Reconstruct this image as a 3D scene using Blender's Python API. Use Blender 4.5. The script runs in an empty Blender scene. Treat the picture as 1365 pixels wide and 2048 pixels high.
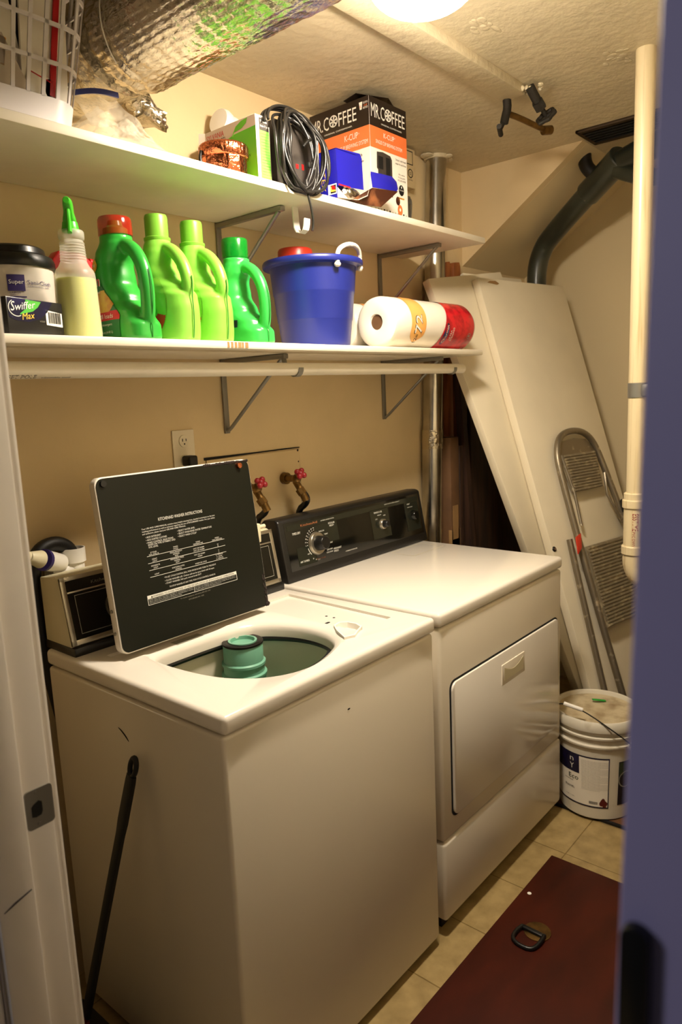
import bpy, bmesh, math, random
from mathutils import Vector, Matrix, noise

S = bpy.context.scene
COL = S.collection
R = math.radians
V = Vector
random.seed(7)

# ------------------------------------------------------------------ camera, world, exposure
cam_d = bpy.data.cameras.new('camera')
cam = bpy.data.objects.new('camera', cam_d)
COL.objects.link(cam)
S.camera = cam
CAM_LOC = V((-0.761, -0.951, 1.472))
yaw, pitch, roll = R(40.713), R(9.287), R(-2.546)
fw = V((math.cos(yaw) * math.cos(pitch), math.sin(yaw) * math.cos(pitch), -math.sin(pitch)))
rt = fw.cross(V((0, 0, 1))).normalized()
up = rt.cross(fw)
r2 = rt * math.cos(roll) + up * math.sin(roll)
u2 = -rt * math.sin(roll) + up * math.cos(roll)
cam.matrix_world = Matrix(((r2.x, u2.x, -fw.x, CAM_LOC.x), (r2.y, u2.y, -fw.y, CAM_LOC.y),
                           (r2.z, u2.z, -fw.z, CAM_LOC.z), (0, 0, 0, 1)))
cam_d.sensor_fit = 'HORIZONTAL'
cam_d.sensor_width = 24.0
cam_d.lens = 1439.0 / 1365.0 * 24.0
cam_d.clip_start = 0.02
cam_d.dof.use_dof = True
cam_d.dof.focus_distance = 1.75
cam_d.dof.aperture_fstop = 6.0

W = bpy.data.worlds.new('hall_daylight')
S.world = W
W.use_nodes = True
bg = W.node_tree.nodes['Background']
bg.inputs['Color'].default_value = (1.0, 0.94, 0.98, 1)
bg.inputs['Strength'].default_value = 0.03
hl = bpy.data.lights.new('casing_fill', 'AREA')       # added fill on the blue casing, standing in for unseen hall light
hl.shape = 'DISK'
hl.size = 0.45
hl.energy = 5.2
hl.color = (0.92, 0.92, 1.0)
hlo = bpy.data.objects.new('casing_fill', hl)
COL.objects.link(hlo)
hlo.location = (-1.75, 0.35, 1.95)
hlo.rotation_euler = (V((-0.46, -0.95, 1.35)) - V(hlo.location)).to_track_quat('-Z', 'Y').to_euler()
S.view_settings.view_transform = 'Standard'
S.view_settings.look = 'None'
S.view_settings.gamma = 1.0
S.view_settings.exposure = 0.0
S.cycles.max_bounces = 8
S.cycles.transparent_max_bounces = 12
S.cycles.sample_clamp_indirect = 4.0
LAMP_STRENGTH = 272.0
LAMP_COLOR = (1.0, 0.87, 0.70, 1)

# ------------------------------------------------------------------ materials
def lin(c):
    return tuple((x / 12.92 if x <= 0.04045 else ((x + 0.055) / 1.055) ** 2.4) for x in c)

def hexc(h):
    return lin(tuple(int(h[i:i + 2], 16) / 255 for i in (0, 2, 4)))

def mat(name, h, rough=0.5, metal=0.0, bump=0.0, bscale=60, var=0.0, vscale=6, h2=None, spec=0.5,
        emit=None, trans=0.0, alpha=1.0, coat=0.0, bdist=0.004, detail=4, lo=0.4, hi=0.65, stretch=None, sss=0.0):
    m = bpy.data.materials.new(name)
    m.use_nodes = True
    nt = m.node_tree
    N, L = nt.nodes, nt.links
    b = N['Principled BSDF']
    c = hexc(h)
    b.inputs['Base Color'].default_value = (*c, 1)
    b.inputs['Roughness'].default_value = rough
    b.inputs['Metallic'].default_value = metal
    b.inputs['Specular IOR Level'].default_value = spec
    b.inputs['Coat Weight'].default_value = coat
    b.inputs['Coat Roughness'].default_value = 0.08
    b.inputs['Transmission Weight'].default_value = trans
    b.inputs['Alpha'].default_value = alpha
    if sss:
        b.inputs['Subsurface Weight'].default_value = sss
        b.inputs['Subsurface Radius'].default_value = (0.02, 0.02, 0.02)
        b.inputs['Subsurface Scale'].default_value = 0.5
    if emit:
        b.inputs['Emission Color'].default_value = emit[0]
        b.inputs['Emission Strength'].default_value = emit[1]
    if bump or var or h2:
        tc = N.new('ShaderNodeTexCoord')
        src = tc.outputs['Object']
        if stretch:
            mp = N.new('ShaderNodeMapping')
            mp.inputs['Scale'].default_value = stretch
            L.new(src, mp.inputs['Vector'])
            src = mp.outputs['Vector']
    if bump:
        n = N.new('ShaderNodeTexNoise')
        n.inputs['Scale'].default_value = bscale
        n.inputs['Detail'].default_value = detail
        L.new(src, n.inputs['Vector'])
        bp = N.new('ShaderNodeBump')
        bp.inputs['Strength'].default_value = bump
        bp.inputs['Distance'].default_value = bdist
        L.new(n.outputs['Fac'], bp.inputs['Height'])
        L.new(bp.outputs['Normal'], b.inputs['Normal'])
    if var or h2:
        n = N.new('ShaderNodeTexNoise')
        n.inputs['Scale'].default_value = vscale
        n.inputs['Detail'].default_value = 6
        L.new(src, n.inputs['Vector'])
        r = N.new('ShaderNodeValToRGB')
        r.color_ramp.elements[0].position = lo
        r.color_ramp.elements[1].position = hi
        c2 = hexc(h2) if h2 else tuple(x * (1 - var) for x in c)
        r.color_ramp.elements[0].color = (*c, 1)
        r.color_ramp.elements[1].color = (*c2, 1)
        L.new(n.outputs['Fac'], r.inputs['Fac'])
        L.new(r.outputs['Color'], b.inputs['Base Color'])
    return m

def clear_mat(name, h, opacity, rough=0.15, bump=0.0, bscale=30, spec=0.5, bdist=0.004):
    """thin clear plastic: part see-through, part shiny skin"""
    m = mat(name, h, rough=rough, bump=bump, bscale=bscale, spec=spec, bdist=bdist)
    nt = m.node_tree
    out = nt.nodes['Material Output']
    t = nt.nodes.new('ShaderNodeBsdfTransparent')
    mix = nt.nodes.new('ShaderNodeMixShader')
    mix.inputs['Fac'].default_value = opacity
    nt.links.new(t.outputs[0], mix.inputs[1])
    nt.links.new(nt.nodes['Principled BSDF'].outputs[0], mix.inputs[2])
    nt.links.new(mix.outputs[0], out.inputs['Surface'])
    return m

M = {}
M['wall'] = mat('cream_wall_paint', 'dbc498', 0.75, bump=0.25, bscale=45, var=0.10, vscale=3, bdist=0.003)
M['ceil'] = mat('ceiling_plaster', 'cdbfa0', 0.45, bump=0.55, bscale=38, var=0.12, vscale=5, bdist=0.006, detail=8)
M['rightwall'] = mat('stair_wall_paint', 'd6c49c', 0.7, bump=0.15, bscale=50)
M['wallr'] = mat('side_wall_paint', 'e2d6b8', 0.8, bump=0.15, bscale=50)
M['dimwall'] = mat('darkened_wall_tone', '6e634c', 0.8, bump=0.15, bscale=50)  # doorway wall colour darkened to cut light bounced onto the washer side
M['shelf'] = mat('shelf_white_paint', 'efe6d2', 0.4, bump=0.06, bscale=30, var=0.06, vscale=9)
M['trimw'] = mat('jamb_white_paint', 'd9d2c8', 0.45, bump=0.05, bscale=20, var=0.06, vscale=7)
M['blue'] = mat('lavender_blue_paint', 'b2aad6', 0.55, bump=0.03, bscale=30, var=0.08, vscale=5)
M['enamel'] = mat('white_appliance_enamel', 'e9e2d6', 0.16, spec=0.55, bump=0.012, bscale=300, bdist=0.001)
M['enamel2'] = mat('white_cabinet_enamel', 'e4dac6', 0.24, spec=0.5)
M['black'] = mat('black_plastic', '101010', 0.35)
M['blackgloss'] = mat('black_gloss_panel', '0b0c0a', 0.12, spec=0.6)
M['panelg'] = mat('dark_olive_print', '20231c', 0.16, spec=0.6)
M['lidpanel'] = mat('dark_green_lid_enamel', '12140d', 0.38, spec=0.28, bump=0.01, bscale=20)
M['ink'] = mat('white_print_ink', 'e8e6dc', 0.6)
M['inkdim'] = mat('grey_print_ink', '8d897a', 0.6)
M['inkblack'] = mat('black_print_ink', '0c0c0c', 0.6)
M['inkcopper'] = mat('copper_print_ink', 'a0603a', 0.45)
M['chrome'] = mat('brushed_silver_trim', 'b9b2a2', 0.3, 0.9)
M['steel'] = mat('galvanised_steel', 'cbc6bc', 0.22, 1.0, bump=0.08, bscale=12, var=0.35, vscale=9)
M['bracket'] = mat('grey_bracket_steel', '8d8a82', 0.45, 0.7)
M['brass'] = mat('old_brass', '7a5c30', 0.4, 0.85, bump=0.2, bscale=80, var=0.4, vscale=40)
M['iron'] = mat('dark_valve_iron', '2a2620', 0.6, 0.5, bump=0.4, bscale=90)
M['redp'] = mat('red_valve_handle', '8e1420', 0.4, bump=0.1, bscale=60)
M['rubber'] = mat('black_rubber', '0a0a0b', 0.5)
M['foil'] = mat('crinkled_foil', 'c9c0ae', 0.2, 1.0, bump=0.75, bscale=70, bdist=0.006, detail=3, stretch=(1, 0.45, 1))
M['foil2'] = mat('duct_jacket_foil', 'c8c2b4', 0.2, 1.0, bump=0.8, bscale=60, bdist=0.008, detail=6)
M['teal'] = mat('teal_agitator_plastic', '74ad94', 0.4, var=0.1, vscale=12)
M['basketin'] = mat('washer_basket_enamel', 'd8d0ac', 0.3, h2='cfc8a4', vscale=7)
M['basketg'] = mat('washer_basket_green', '5f9468', 0.3, var=0.3, vscale=10)
M['beige'] = mat('beige_plastic', 'd8cfae', 0.45)
M['white'] = mat('white_plastic', 'ece8de', 0.4)
M['pvc'] = mat('white_pvc', 'd3c29c', 0.35, h2='ae9466', vscale=3, lo=0.55, hi=0.8, stretch=(30, 30, 1.2))
M['abs'] = mat('black_abs_pipe', '23261f', 0.3, bump=0.05, bscale=20, h2='3a3d33', vscale=8)
M['door'] = mat('old_white_door_paint', 'e4d9bf', 0.5, bump=0.05, bscale=25, var=0.07, vscale=4)
M['doorhole'] = mat('dark_steel_bolt', '2c2a26', 0.4, 0.8)
M['alu'] = mat('paint_spattered_aluminium', '8d8371', 0.4, 0.8, h2='d5c7ab', vscale=26, lo=0.6, hi=0.72, bump=0.2, bscale=60)
M['tread'] = mat('paint_spattered_tread', '857a64', 0.6, 0.2, h2='b9aa8a', vscale=34, lo=0.52, hi=0.72, bump=0.4, bscale=45)
M['bucketw'] = mat('white_pail_plastic', 'd9d2c0', 0.4, h2='b5a98f', vscale=14, lo=0.6, hi=0.8)
M['lidw'] = mat('dusty_pail_lid', 'c3b493', 0.6, h2='8d7755', vscale=17, lo=0.45, hi=0.75, bump=0.5, bscale=24)
M['blueb'] = mat('blue_bucket_plastic', '1e2a80', 0.35, bump=0.03, bscale=30)
M['rope'] = mat('white_rope', 'e9e2d4', 0.8, bump=0.8, bscale=140)
M['redtub'] = mat('red_plastic', 'c8321e', 0.35)
M['gain1'] = mat('green_bottle_plastic', '2f9b38', 0.28, sss=0.1)
M['gain2'] = mat('light_green_bottle_plastic', '8ad24c', 0.3, sss=0.1)
M['gain4'] = mat('mint_green_bottle_plastic', '35b04a', 0.28, sss=0.1)
M['gcap'] = mat('green_cap', '79b83a', 0.35)
M['gcap4'] = clear_mat('dark_green_clear_cap', '0d7a22', 0.8, 0.15)
M['rcap'] = clear_mat('red_clear_cap', 'a01c10', 0.62, 0.12)
M['labgreen'] = mat('dark_green_label', '0f6a2a', 0.4)
M['labred'] = mat('red_label', 'c01818', 0.4)
M['labyel'] = mat('yellow_label', 'd8b23a', 0.4, h2='c07a2a', vscale=40)
M['seam'] = mat('bottle_seam', '2a7a2c', 0.4)
M['spray'] = clear_mat('milky_bottle_plastic', 'eeeadf', 0.30, 0.35)
M['liquid'] = mat('yellow_green_liquid', 'd2d84e', 0.3, sss=0.2)
M['sgreen'] = mat('green_trigger_plastic', '3fae28', 0.3)
M['sred'] = mat('red_trigger_plastic', 'd3212a', 0.35)
M['wipe'] = mat('white_tub_plastic', 'cfc6bb', 0.4)
M['purple'] = mat('purple_ink', '2a1c5c', 0.5)
M['navy'] = mat('navy_carton', '14122e', 0.3, h2='2a2470', vscale=9, lo=0.5, hi=0.7)
M['carton'] = mat('black_carton', '141214', 0.35)
M['swgreen'] = mat('green_print_ink', '4fae3c', 0.4)
M['swyellow'] = mat('yellow_print_ink', 'f0c048', 0.4)
M['paper'] = mat('soft_white_paper', 'f3ecdd', 0.7, bump=0.12, bscale=30)
M['wrap'] = mat('white_printed_wrap', 'f2eadb', 0.25)
M['orange'] = mat('orange_print', 'f3b765', 0.3, h2='e9923f', vscale=5)
M['redwrap'] = mat('red_printed_wrap', 'd4202a', 0.22, h2='a81420', vscale=26, lo=0.45, hi=0.6, bump=0.15, bscale=20)
M['kraft'] = mat('cardboard', 'a07c4e', 0.7, var=0.15, vscale=8)
M['kraftdark'] = mat('dark_brown_cardboard', '6a4a2c', 0.7, var=0.3, vscale=8)
M['wood'] = mat('orange_brown_wood', '9a5a2c', 0.5, h2='6d3a1a', vscale=7, stretch=(6, 6, 0.7))
M['darkwood'] = mat('dark_wood', '3c2415', 0.6, h2='23140c', vscale=6, stretch=(8, 8, 0.8))
M['hatch'] = mat('red_brown_hatch_board', '48180a', 0.5, spec=0.25, h2='2c0d05', vscale=4, stretch=(1, 3, 1), lo=0.3, hi=0.75)
M['floorboard'] = mat('brown_floor_board', '6b4626', 0.5, h2='4b2e17', vscale=6)
M['copper'] = mat('copper_foil', 'd9835c', 0.16, 1.0, bump=0.9, bscale=60, bdist=0.006)
M['boxgreen'] = mat('bright_green_print', '5bb224', 0.4)
M['boxgreen2'] = mat('lime_green_print', '7fd64f', 0.4)
M['boxwhite'] = mat('white_carton', 'efe6da', 0.4)
M['boxgrey'] = mat('grey_carton', 'cdbfae', 0.4)
M['coffblack'] = mat('dark_brown_print', '1d120e', 0.3)
M['cofforange'] = mat('orange_carton_print', 'e8763e', 0.35)
M['bluebox'] = mat('royal_blue_carton', '1b1990', 0.3)
M['brownprint'] = mat('chocolate_brown_print', '3a1d12', 0.3, h2='7a4a2c', vscale=22, lo=0.5, hi=0.7)
M['binder'] = mat('charcoal_binder', '3b3530', 0.5, bump=0.1, bscale=200, bdist=0.001)
M['cable'] = mat('black_cable_rubber', '1c1a18', 0.35)
M['laundry'] = mat('white_basket_plastic', 'd8d2d2', 0.4)
M['bag'] = clear_mat('clear_bag_film', 'efe6d2', 0.26, 0.10, bump=1.0, bscale=22, spec=0.8, bdist=0.02)
M['zip'] = mat('blue_zip_strip', '2a3270', 0.3)
M['fold_red'] = mat('red_folder', 'b8141c', 0.4)
M['fold_dark'] = mat('dark_cover', '15131c', 0.4)
M['fold_green'] = mat('dark_green_cover', '33402a', 0.5)
M['dust'] = mat('black_dustpan_plastic', '060607', 0.5)
M['dustred'] = mat('dark_red_plastic', '5a0d10', 0.4)
M['rust'] = mat('rust', '1c0d07', 0.8, bump=0.6, bscale=80)
M['dome'] = mat('lit_lamp_glass', 'fff2d8', 0.3, emit=(LAMP_COLOR, LAMP_STRENGTH))
M['outlet'] = mat('ivory_outlet_plastic', 'e6dbc2', 0.35)
M['grille'] = mat('brown_grille_metal', '3a2b1a', 0.5, 0.5)
M['void'] = mat('dark_duct_inside', '0a0806', 0.9)

# vinyl tile floor
def tile_material():
    m = mat('beige_vinyl_tile', 'a58c5c', 0.35)
    nt = m.node_tree
    N, L = nt.nodes, nt.links
    b = N['Principled BSDF']
    tc = N.new('ShaderNodeTexCoord')
    mp = N.new('ShaderNodeMapping')
    mp.inputs['Location'].default_value = (-0.105, 0.100, 0)
    L.new(tc.outputs['Object'], mp.inputs['Vector'])
    br = N.new('ShaderNodeTexBrick')
    br.offset = 0.0
    br.inputs['Scale'].default_value = 1.0
    br.inputs['Mortar Size'].default_value = 0.0022
    br.inputs['Mortar Smooth'].default_value = 0.3
    br.inputs['Brick Width'].default_value = 0.2286
    br.inputs['Row Height'].default_value = 0.2286
    br.inputs['Color1'].default_value = (*hexc('aa9363'), 1)
    br.inputs['Color2'].default_value = (*hexc('a38c5d'), 1)
    br.inputs['Mortar'].default_value = (*hexc('846d40'), 1)
    L.new(mp.outputs['Vector'], br.inputs['Vector'])
    n = N.new('ShaderNodeTexNoise')
    n.inputs['Scale'].default_value = 22
    n.inputs['Detail'].default_value = 8
    L.new(tc.outputs['Object'], n.inputs['Vector'])
    r = N.new('ShaderNodeValToRGB')
    r.color_ramp.elements[0].position = 0.3
    r.color_ramp.elements[0].color = (0.68, 0.66, 0.62, 1)
    r.color_ramp.elements[1].position = 0.65
    r.color_ramp.elements[1].color = (1, 1, 1, 1)
    L.new(n.outputs['Fac'], r.inputs['Fac'])
    mx = N.new('ShaderNodeMixRGB')
    mx.blend_type = 'MULTIPLY'
    mx.inputs['Fac'].default_value = 1.0
    L.new(br.outputs['Color'], mx.inputs['Color1'])
    L.new(r.outputs['Color'], mx.inputs['Color2'])
    L.new(mx.outputs['Color'], b.inputs['Base Color'])
    bp = N.new('ShaderNodeBump')
    bp.inputs['Strength'].default_value = 0.4
    bp.inputs['Distance'].default_value = 0.002
    bp.invert = True
    L.new(br.outputs['Fac'], bp.inputs['Height'])
    L.new(bp.outputs['Normal'], b.inputs['Normal'])
    return m
M['tile'] = tile_material()

# ------------------------------------------------------------------ mesh builders
class B:
    """collects shapes in world coordinates, links them as one mesh object"""
    def __init__(s):
        s.bm = bmesh.new()

    def _add(s, t, mtx=None):
        if mtx is not None:
            bmesh.ops.transform(t, matrix=mtx, verts=t.verts)
        me = bpy.data.meshes.new('tmp')
        t.to_mesh(me)
        t.free()
        s.bm.from_mesh(me)
        bpy.data.meshes.remove(me)
        return s

    def box(s, a, b, bev=0.0, seg=2, mtx=None):
        t = bmesh.new()
        bmesh.ops.create_cube(t, size=1)
        c = [(a[i] + b[i]) / 2 for i in range(3)]
        d = [abs(b[i] - a[i]) for i in range(3)]
        for v in t.verts:
            v.co = V((c[0] + v.co.x * d[0], c[1] + v.co.y * d[1], c[2] + v.co.z * d[2]))
        if bev:
            bmesh.ops.bevel(t, geom=t.edges[:], offset=min(bev, min(d) * 0.49), segments=seg, affect='EDGES', profile=0.5)
        return s._add(t, mtx)

    def loft(s, rings, cap=True, closed=True, mtx=None, loop=False):
        t = bmesh.new()
        vs = [[t.verts.new(p) for p in r] for r in rings]
        n = len(rings[0])
        k = n if closed else n - 1
        pairs = list(zip(vs[:-1], vs[1:]))
        if loop:
            pairs.append((vs[-1], vs[0]))
        for A, Bq in pairs:
            for i in range(k):
                j = (i + 1) % n
                try:
                    t.faces.new((A[i], A[j], Bq[j], Bq[i]))
                except ValueError:
                    pass
        if cap and not loop:
            t.faces.new(vs[0][::-1])
            t.faces.new(vs[-1])
        bmesh.ops.recalc_face_normals(t, faces=t.faces[:])
        return s._add(t, mtx)

    def lathe(s, prof, c=(0, 0, 0), seg=40, mtx=None, axis='z', fn=None):
        """prof: list of (r, z) bottom to top"""
        rings = []
        for r, z in prof:
            ring = []
            for i in range(seg):
                a = 2 * math.pi * i / seg
                rr = max(r, 1e-4)
                if fn:
                    rr *= fn(a, z)
                if axis == 'z':
                    p = V((c[0] + rr * math.cos(a), c[1] + rr * math.sin(a), c[2] + z))
                elif axis == 'x':
                    p = V((c[0] + z, c[1] + rr * math.cos(a), c[2] + rr * math.sin(a)))
                else:
                    p = V((c[0] + rr * math.cos(a), c[1] + z, c[2] + rr * math.sin(a)))
                ring.append(p)
            rings.append(ring)
        return s.loft(rings, True, True, mtx)

    def cyl(s, p0, p1, r0, r1=None, seg=24, bev=0.0):
        r1 = r0 if r1 is None else r1
        p0, p1 = V(p0), V(p1)
        d = p1 - p0
        L = d.length
        q = d.to_track_quat('Z', 'Y').to_matrix().to_4x4()
        if bev:
            k = r1 / r0
            prof = [(r0 - bev, 0), (r0, bev), (r1, L - bev), (r1 - bev, L)]
        else:
            prof = [(r0, 0), (r1, L)]
        return s.lathe(prof, seg=seg, mtx=Matrix.Translation(p0) @ q)

    def tube(s, pts, r, seg=12, closed=False, smooth=0, flat=1.0):
        pts = [V(p) for p in pts]
        for _ in range(smooth):
            q = []
            n = len(pts)
            rng = range(n) if closed else range(n - 1)
            if not closed:
                q.append(pts[0])
            for i in rng:
                a, b = pts[i], pts[(i + 1) % n]
                q.append(a * 0.75 + b * 0.25)
                q.append(a * 0.25 + b * 0.75)
            if not closed:
                q.append(pts[-1])
            pts = q
        n = len(pts)
        rr = r if isinstance(r, (list, tuple)) else None
        prev = None
        rings = []
        for i, p in enumerate(pts):
            if closed:
                tdir = pts[(i + 1) % n] - pts[i - 1]
            else:
                tdir = pts[min(i + 1, n - 1)] - pts[max(i - 1, 0)]
            if tdir.length < 1e-9:
                tdir = V((0, 0, 1))
            tdir.normalize()
            if prev is None:
                ref = V((0, 0, 1)) if abs(tdir.z) < 0.9 else V((1, 0, 0))
                nx = tdir.cross(ref).normalized()
            else:
                nx = (prev - tdir * prev.dot(tdir))
                nx = nx.normalized() if nx.length > 1e-6 else tdir.orthogonal().normalized()
            prev = nx
            ny = tdir.cross(nx)
            if rr:
                f = i / (n - 1) * (len(rr) - 1)
                k = min(int(f), len(rr) - 2)
                rad = rr[k] * (1 - f + k) + rr[k + 1] * (f - k)
            else:
                rad = r
            rings.append([p + nx * (rad * math.cos(2 * math.pi * j / seg)) + ny * (rad * flat * math.sin(2 * math.pi * j / seg)) for j in range(seg)])
        return s.loft(rings, True, True, None, loop=closed)

    def prism(s, poly, o, x, y, depth, bev=0.0):
        """polygon (2D) in plane o + x*u + y*v, extruded along x cross y by depth"""
        o, x, y = V(o), V(x).normalized(), V(y).normalized()
        nrm = x.cross(y)
        t = bmesh.new()
        bot = [t.verts.new(o + x * p[0] + y * p[1]) for p in poly]
        top = [t.verts.new(o + x * p[0] + y * p[1] + nrm * depth) for p in poly]
        n = len(poly)
        t.faces.new(bot[::-1])
        t.faces.new(top)
        for i in range(n):
            t.faces.new((bot[i], bot[(i + 1) % n], top[(i + 1) % n], top[i]))
        bmesh.ops.recalc_face_normals(t, faces=t.faces[:])
        if bev:
            bmesh.ops.bevel(t, geom=t.edges[:], offset=bev, segments=2, affect='EDGES', profile=0.5)
        return s._add(t)

    def sphere(s, c, r, scale=(1, 1, 1), seg=20, mtx=None):
        t = bmesh.new()
        bmesh.ops.create_uvsphere(t, u_segments=seg, v_segments=seg // 2, radius=r)
        for v in t.verts:
            v.co = V((c[0] + v.co.x * scale[0], c[1] + v.co.y * scale[1], c[2] + v.co.z * scale[2]))
        return s._add(t, mtx)

    def faces(s, verts, faces):
        t = bmesh.new()
        vs = [t.verts.new(v) for v in verts]
        for f in faces:
            t.faces.new([vs[i] for i in f])
        return s._add(t)

    def quad(s, a, b, c, d):
        return s.faces([a, b, c, d], [(0, 1, 2, 3)])

    def text(s, body, fn, width=None, height=0.01, align='l'):
        """lettering mapped by fn(u, v) -> world point; height is the capital height"""
        cu = bpy.data.curves.new('t', 'FONT')
        cu.body = body
        cu.size = 1.0
        cu.resolution_u = 2
        ob = bpy.data.objects.new('t', cu)
        me = ob.to_mesh()
        xs = [v.co.x for v in me.vertices]
        if not xs:
            return s
        x0, x1 = min(xs), max(xs)
        sy = height / 0.73
        sx = (width / (x1 - x0)) if width else sy
        tot = (x1 - x0) * sx
        off = {'l': 0, 'c': -tot / 2, 'r': -tot}[align]
        t = bmesh.new()
        t.from_mesh(me)
        ob.to_mesh_clear()
        bpy.data.objects.remove(ob)
        bpy.data.curves.remove(cu)
        for v in t.verts:
            v.co = V(fn((v.co.x - x0) * sx + off, v.co.y * sy))
        return s._add(t)

    def build(s, name, m, parent=None, loc=None, smooth=40, kind=None):
        bm = s.bm
        bmesh.ops.remove_doubles(bm, verts=bm.verts[:], dist=1e-6)
        if parent is not None:
            inv = WM[parent.name].inverted()
        elif loc is not None:
            inv = Matrix.Translation(-V(loc)) if not isinstance(loc, Matrix) else loc.inverted()
        else:
            inv = Matrix.Identity(4)
        bmesh.ops.transform(bm, matrix=inv, verts=bm.verts)
        me = bpy.data.meshes.new(name)
        bm.to_mesh(me)
        bm.free()
        me.materials.append(m)
        if smooth:
            me.shade_smooth()
            me.set_sharp_from_angle(angle=R(smooth))
        o = bpy.data.objects.new(name, me)
        COL.objects.link(o)
        if parent is not None:
            o.parent = parent
            WM[o.name] = WM[parent.name].copy()
        else:
            mw = inv.inverted()
            o.matrix_world = mw
            WM[o.name] = mw
        if kind:
            o['kind'] = kind
        return o

WM = {}

def tag(o, label, cat, group=None):
    o['label'] = label
    o['category'] = cat
    if group:
        o['group'] = group
    return o

def thing(name, label, cat, loc, group=None):
    o = bpy.data.objects.new(name, None)
    o.empty_display_size = 0.05
    COL.objects.link(o)
    mw = loc if isinstance(loc, Matrix) else Matrix.Translation(V(loc))
    o.matrix_world = mw
    WM[o.name] = mw.copy()
    return tag(o, label, cat, group)

def solo(b, name, m, label, cat, loc, group=None, smooth=40):
    return tag(b.build(name, m, None, loc, smooth), label, cat, group)

def bake(o, mods):
    """apply modifiers (list of (type, dict)) to the mesh for good"""
    for ty, kw in mods:
        md = o.modifiers.new(ty, ty)
        for k, v in kw.items():
            setattr(md, k, v)
    bpy.context.view_layer.update()
    dg = bpy.context.evaluated_depsgraph_get()
    me = bpy.data.meshes.new_from_object(o.evaluated_get(dg))
    o.modifiers.clear()
    old = o.data
    o.data = me
    bpy.data.meshes.remove(old)
    return o

def cut(o, cutter_b):
    c = cutter_b.build('cutter', M['void'])
    c.matrix_world = Matrix.Identity(4)
    md_keep = dict(operation='DIFFERENCE', object=c, solver='EXACT')
    bake(o, [('BOOLEAN', md_keep)])
    me = c.data
    bpy.data.objects.remove(c)
    bpy.data.meshes.remove(me)

def resmooth(o, ang=40):
    o.data.shade_smooth()
    o.data.set_sharp_from_angle(angle=R(ang))

def plane(o, x, y, eps=0.0008):
    o, x, y = V(o), V(x).normalized(), V(y).normalized()
    n = x.cross(y)
    return lambda u, v: o + x * u + y * v + n * eps

def rect(fn, u0, v0, u1, v1, b):
    return b.quad(fn(u0, v0), fn(u1, v0), fn(u1, v1), fn(u0, v1))

def rrect(w, h, r, n=5):
    pts = []
    for cx, cy, a0 in ((w - r, h - r, 0), (r, h - r, 90), (r, r, 180), (w - r, r, 270)):
        for i in range(n + 1):
            a = R(a0 + 90 * i / n)
            pts.append((cx + r * math.cos(a), cy + r * math.sin(a)))
    return pts

def flatpoly(b, fn, pts):
    return b.faces([fn(*p) for p in pts], [tuple(range(len(pts)))])

# ================================================================== SETTING
ZC = 2.36          # ceiling
YW = 0.70          # left wall
XF = -0.365        # room side of the doorway wall
XB = 2.60          # back wall under the stairs
YR = -0.90         # right wall

b = B(); b.box((-1.9, -1.9, -0.05), (XB + 0.1, YW + 0.1, 0.0)); fl = b.build('floor', M['tile'], kind='structure')
b = B(); b.box((-0.46, YR - 0.1, ZC), (XB + 0.1, YW + 0.1, ZC + 0.06)); b.build('ceiling', M['ceil'], kind='structure')
b = B(); b.box((-0.46, YW, 0), (XB + 0.1, YW + 0.08, ZC)); b.build('wall_left', M['wall'], kind='structure')
b = B(); b.box((XB, YR, 0), (XB + 0.08, YW, ZC)); b.build('wall_back', M['rightwall'], kind='structure')
b = B(); b.box((XF, YR - 0.08, 0), (XB + 0.1, YR, ZC)); b.build('wall_right', M['wallr'], kind='structure')
b = B(); b.box((XF, YR, 0), (XB, YR + 0.012, 0.98)); b.build('bounce_absorber', M['darkwood'], kind='structure')  # unseen dark panel, added to soak up bounce low in the room
# doorway wall: strip beside the washer, head, strip on the right (blue hall side)
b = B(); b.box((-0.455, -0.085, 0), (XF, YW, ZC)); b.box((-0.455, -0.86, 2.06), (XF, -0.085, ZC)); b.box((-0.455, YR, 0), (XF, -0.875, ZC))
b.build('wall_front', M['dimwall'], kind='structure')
# hall side casing and jamb on the right of the doorway, painted blue
b = B(); b.prism([(-0.8505 + 0.0, 1.10), (-0.8625, 1.65), (-0.8625, ZC), (-1.75, ZC), (-1.75, 0), (-0.8505, 0)], (-0.475, 0, 0), (0, 1, 0), (0, 0, 1), 0.020, 0.003); b.box((-0.455, -0.895, 0), (XF, -0.8645, 2.06))
cas = b.build('trim_2', M['blue'], kind='structure')
b = B()
prof = []
for i in range(9):
    a = math.pi * i / 8
    prof.append((0.0062 * math.cos(a), 0.0062 * math.sin(a)))
prof = [(-0.0062, -0.10), (0.0062, -0.10)] + prof
b.prism(prof, (-0.475, -0.8625, 1.238), (0, -1, 0), (0, 0, 1), 0.006, 0.001)
b.build('hinge_plate', M['black'], cas)['label'] = 'black rounded metal plate'

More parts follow.
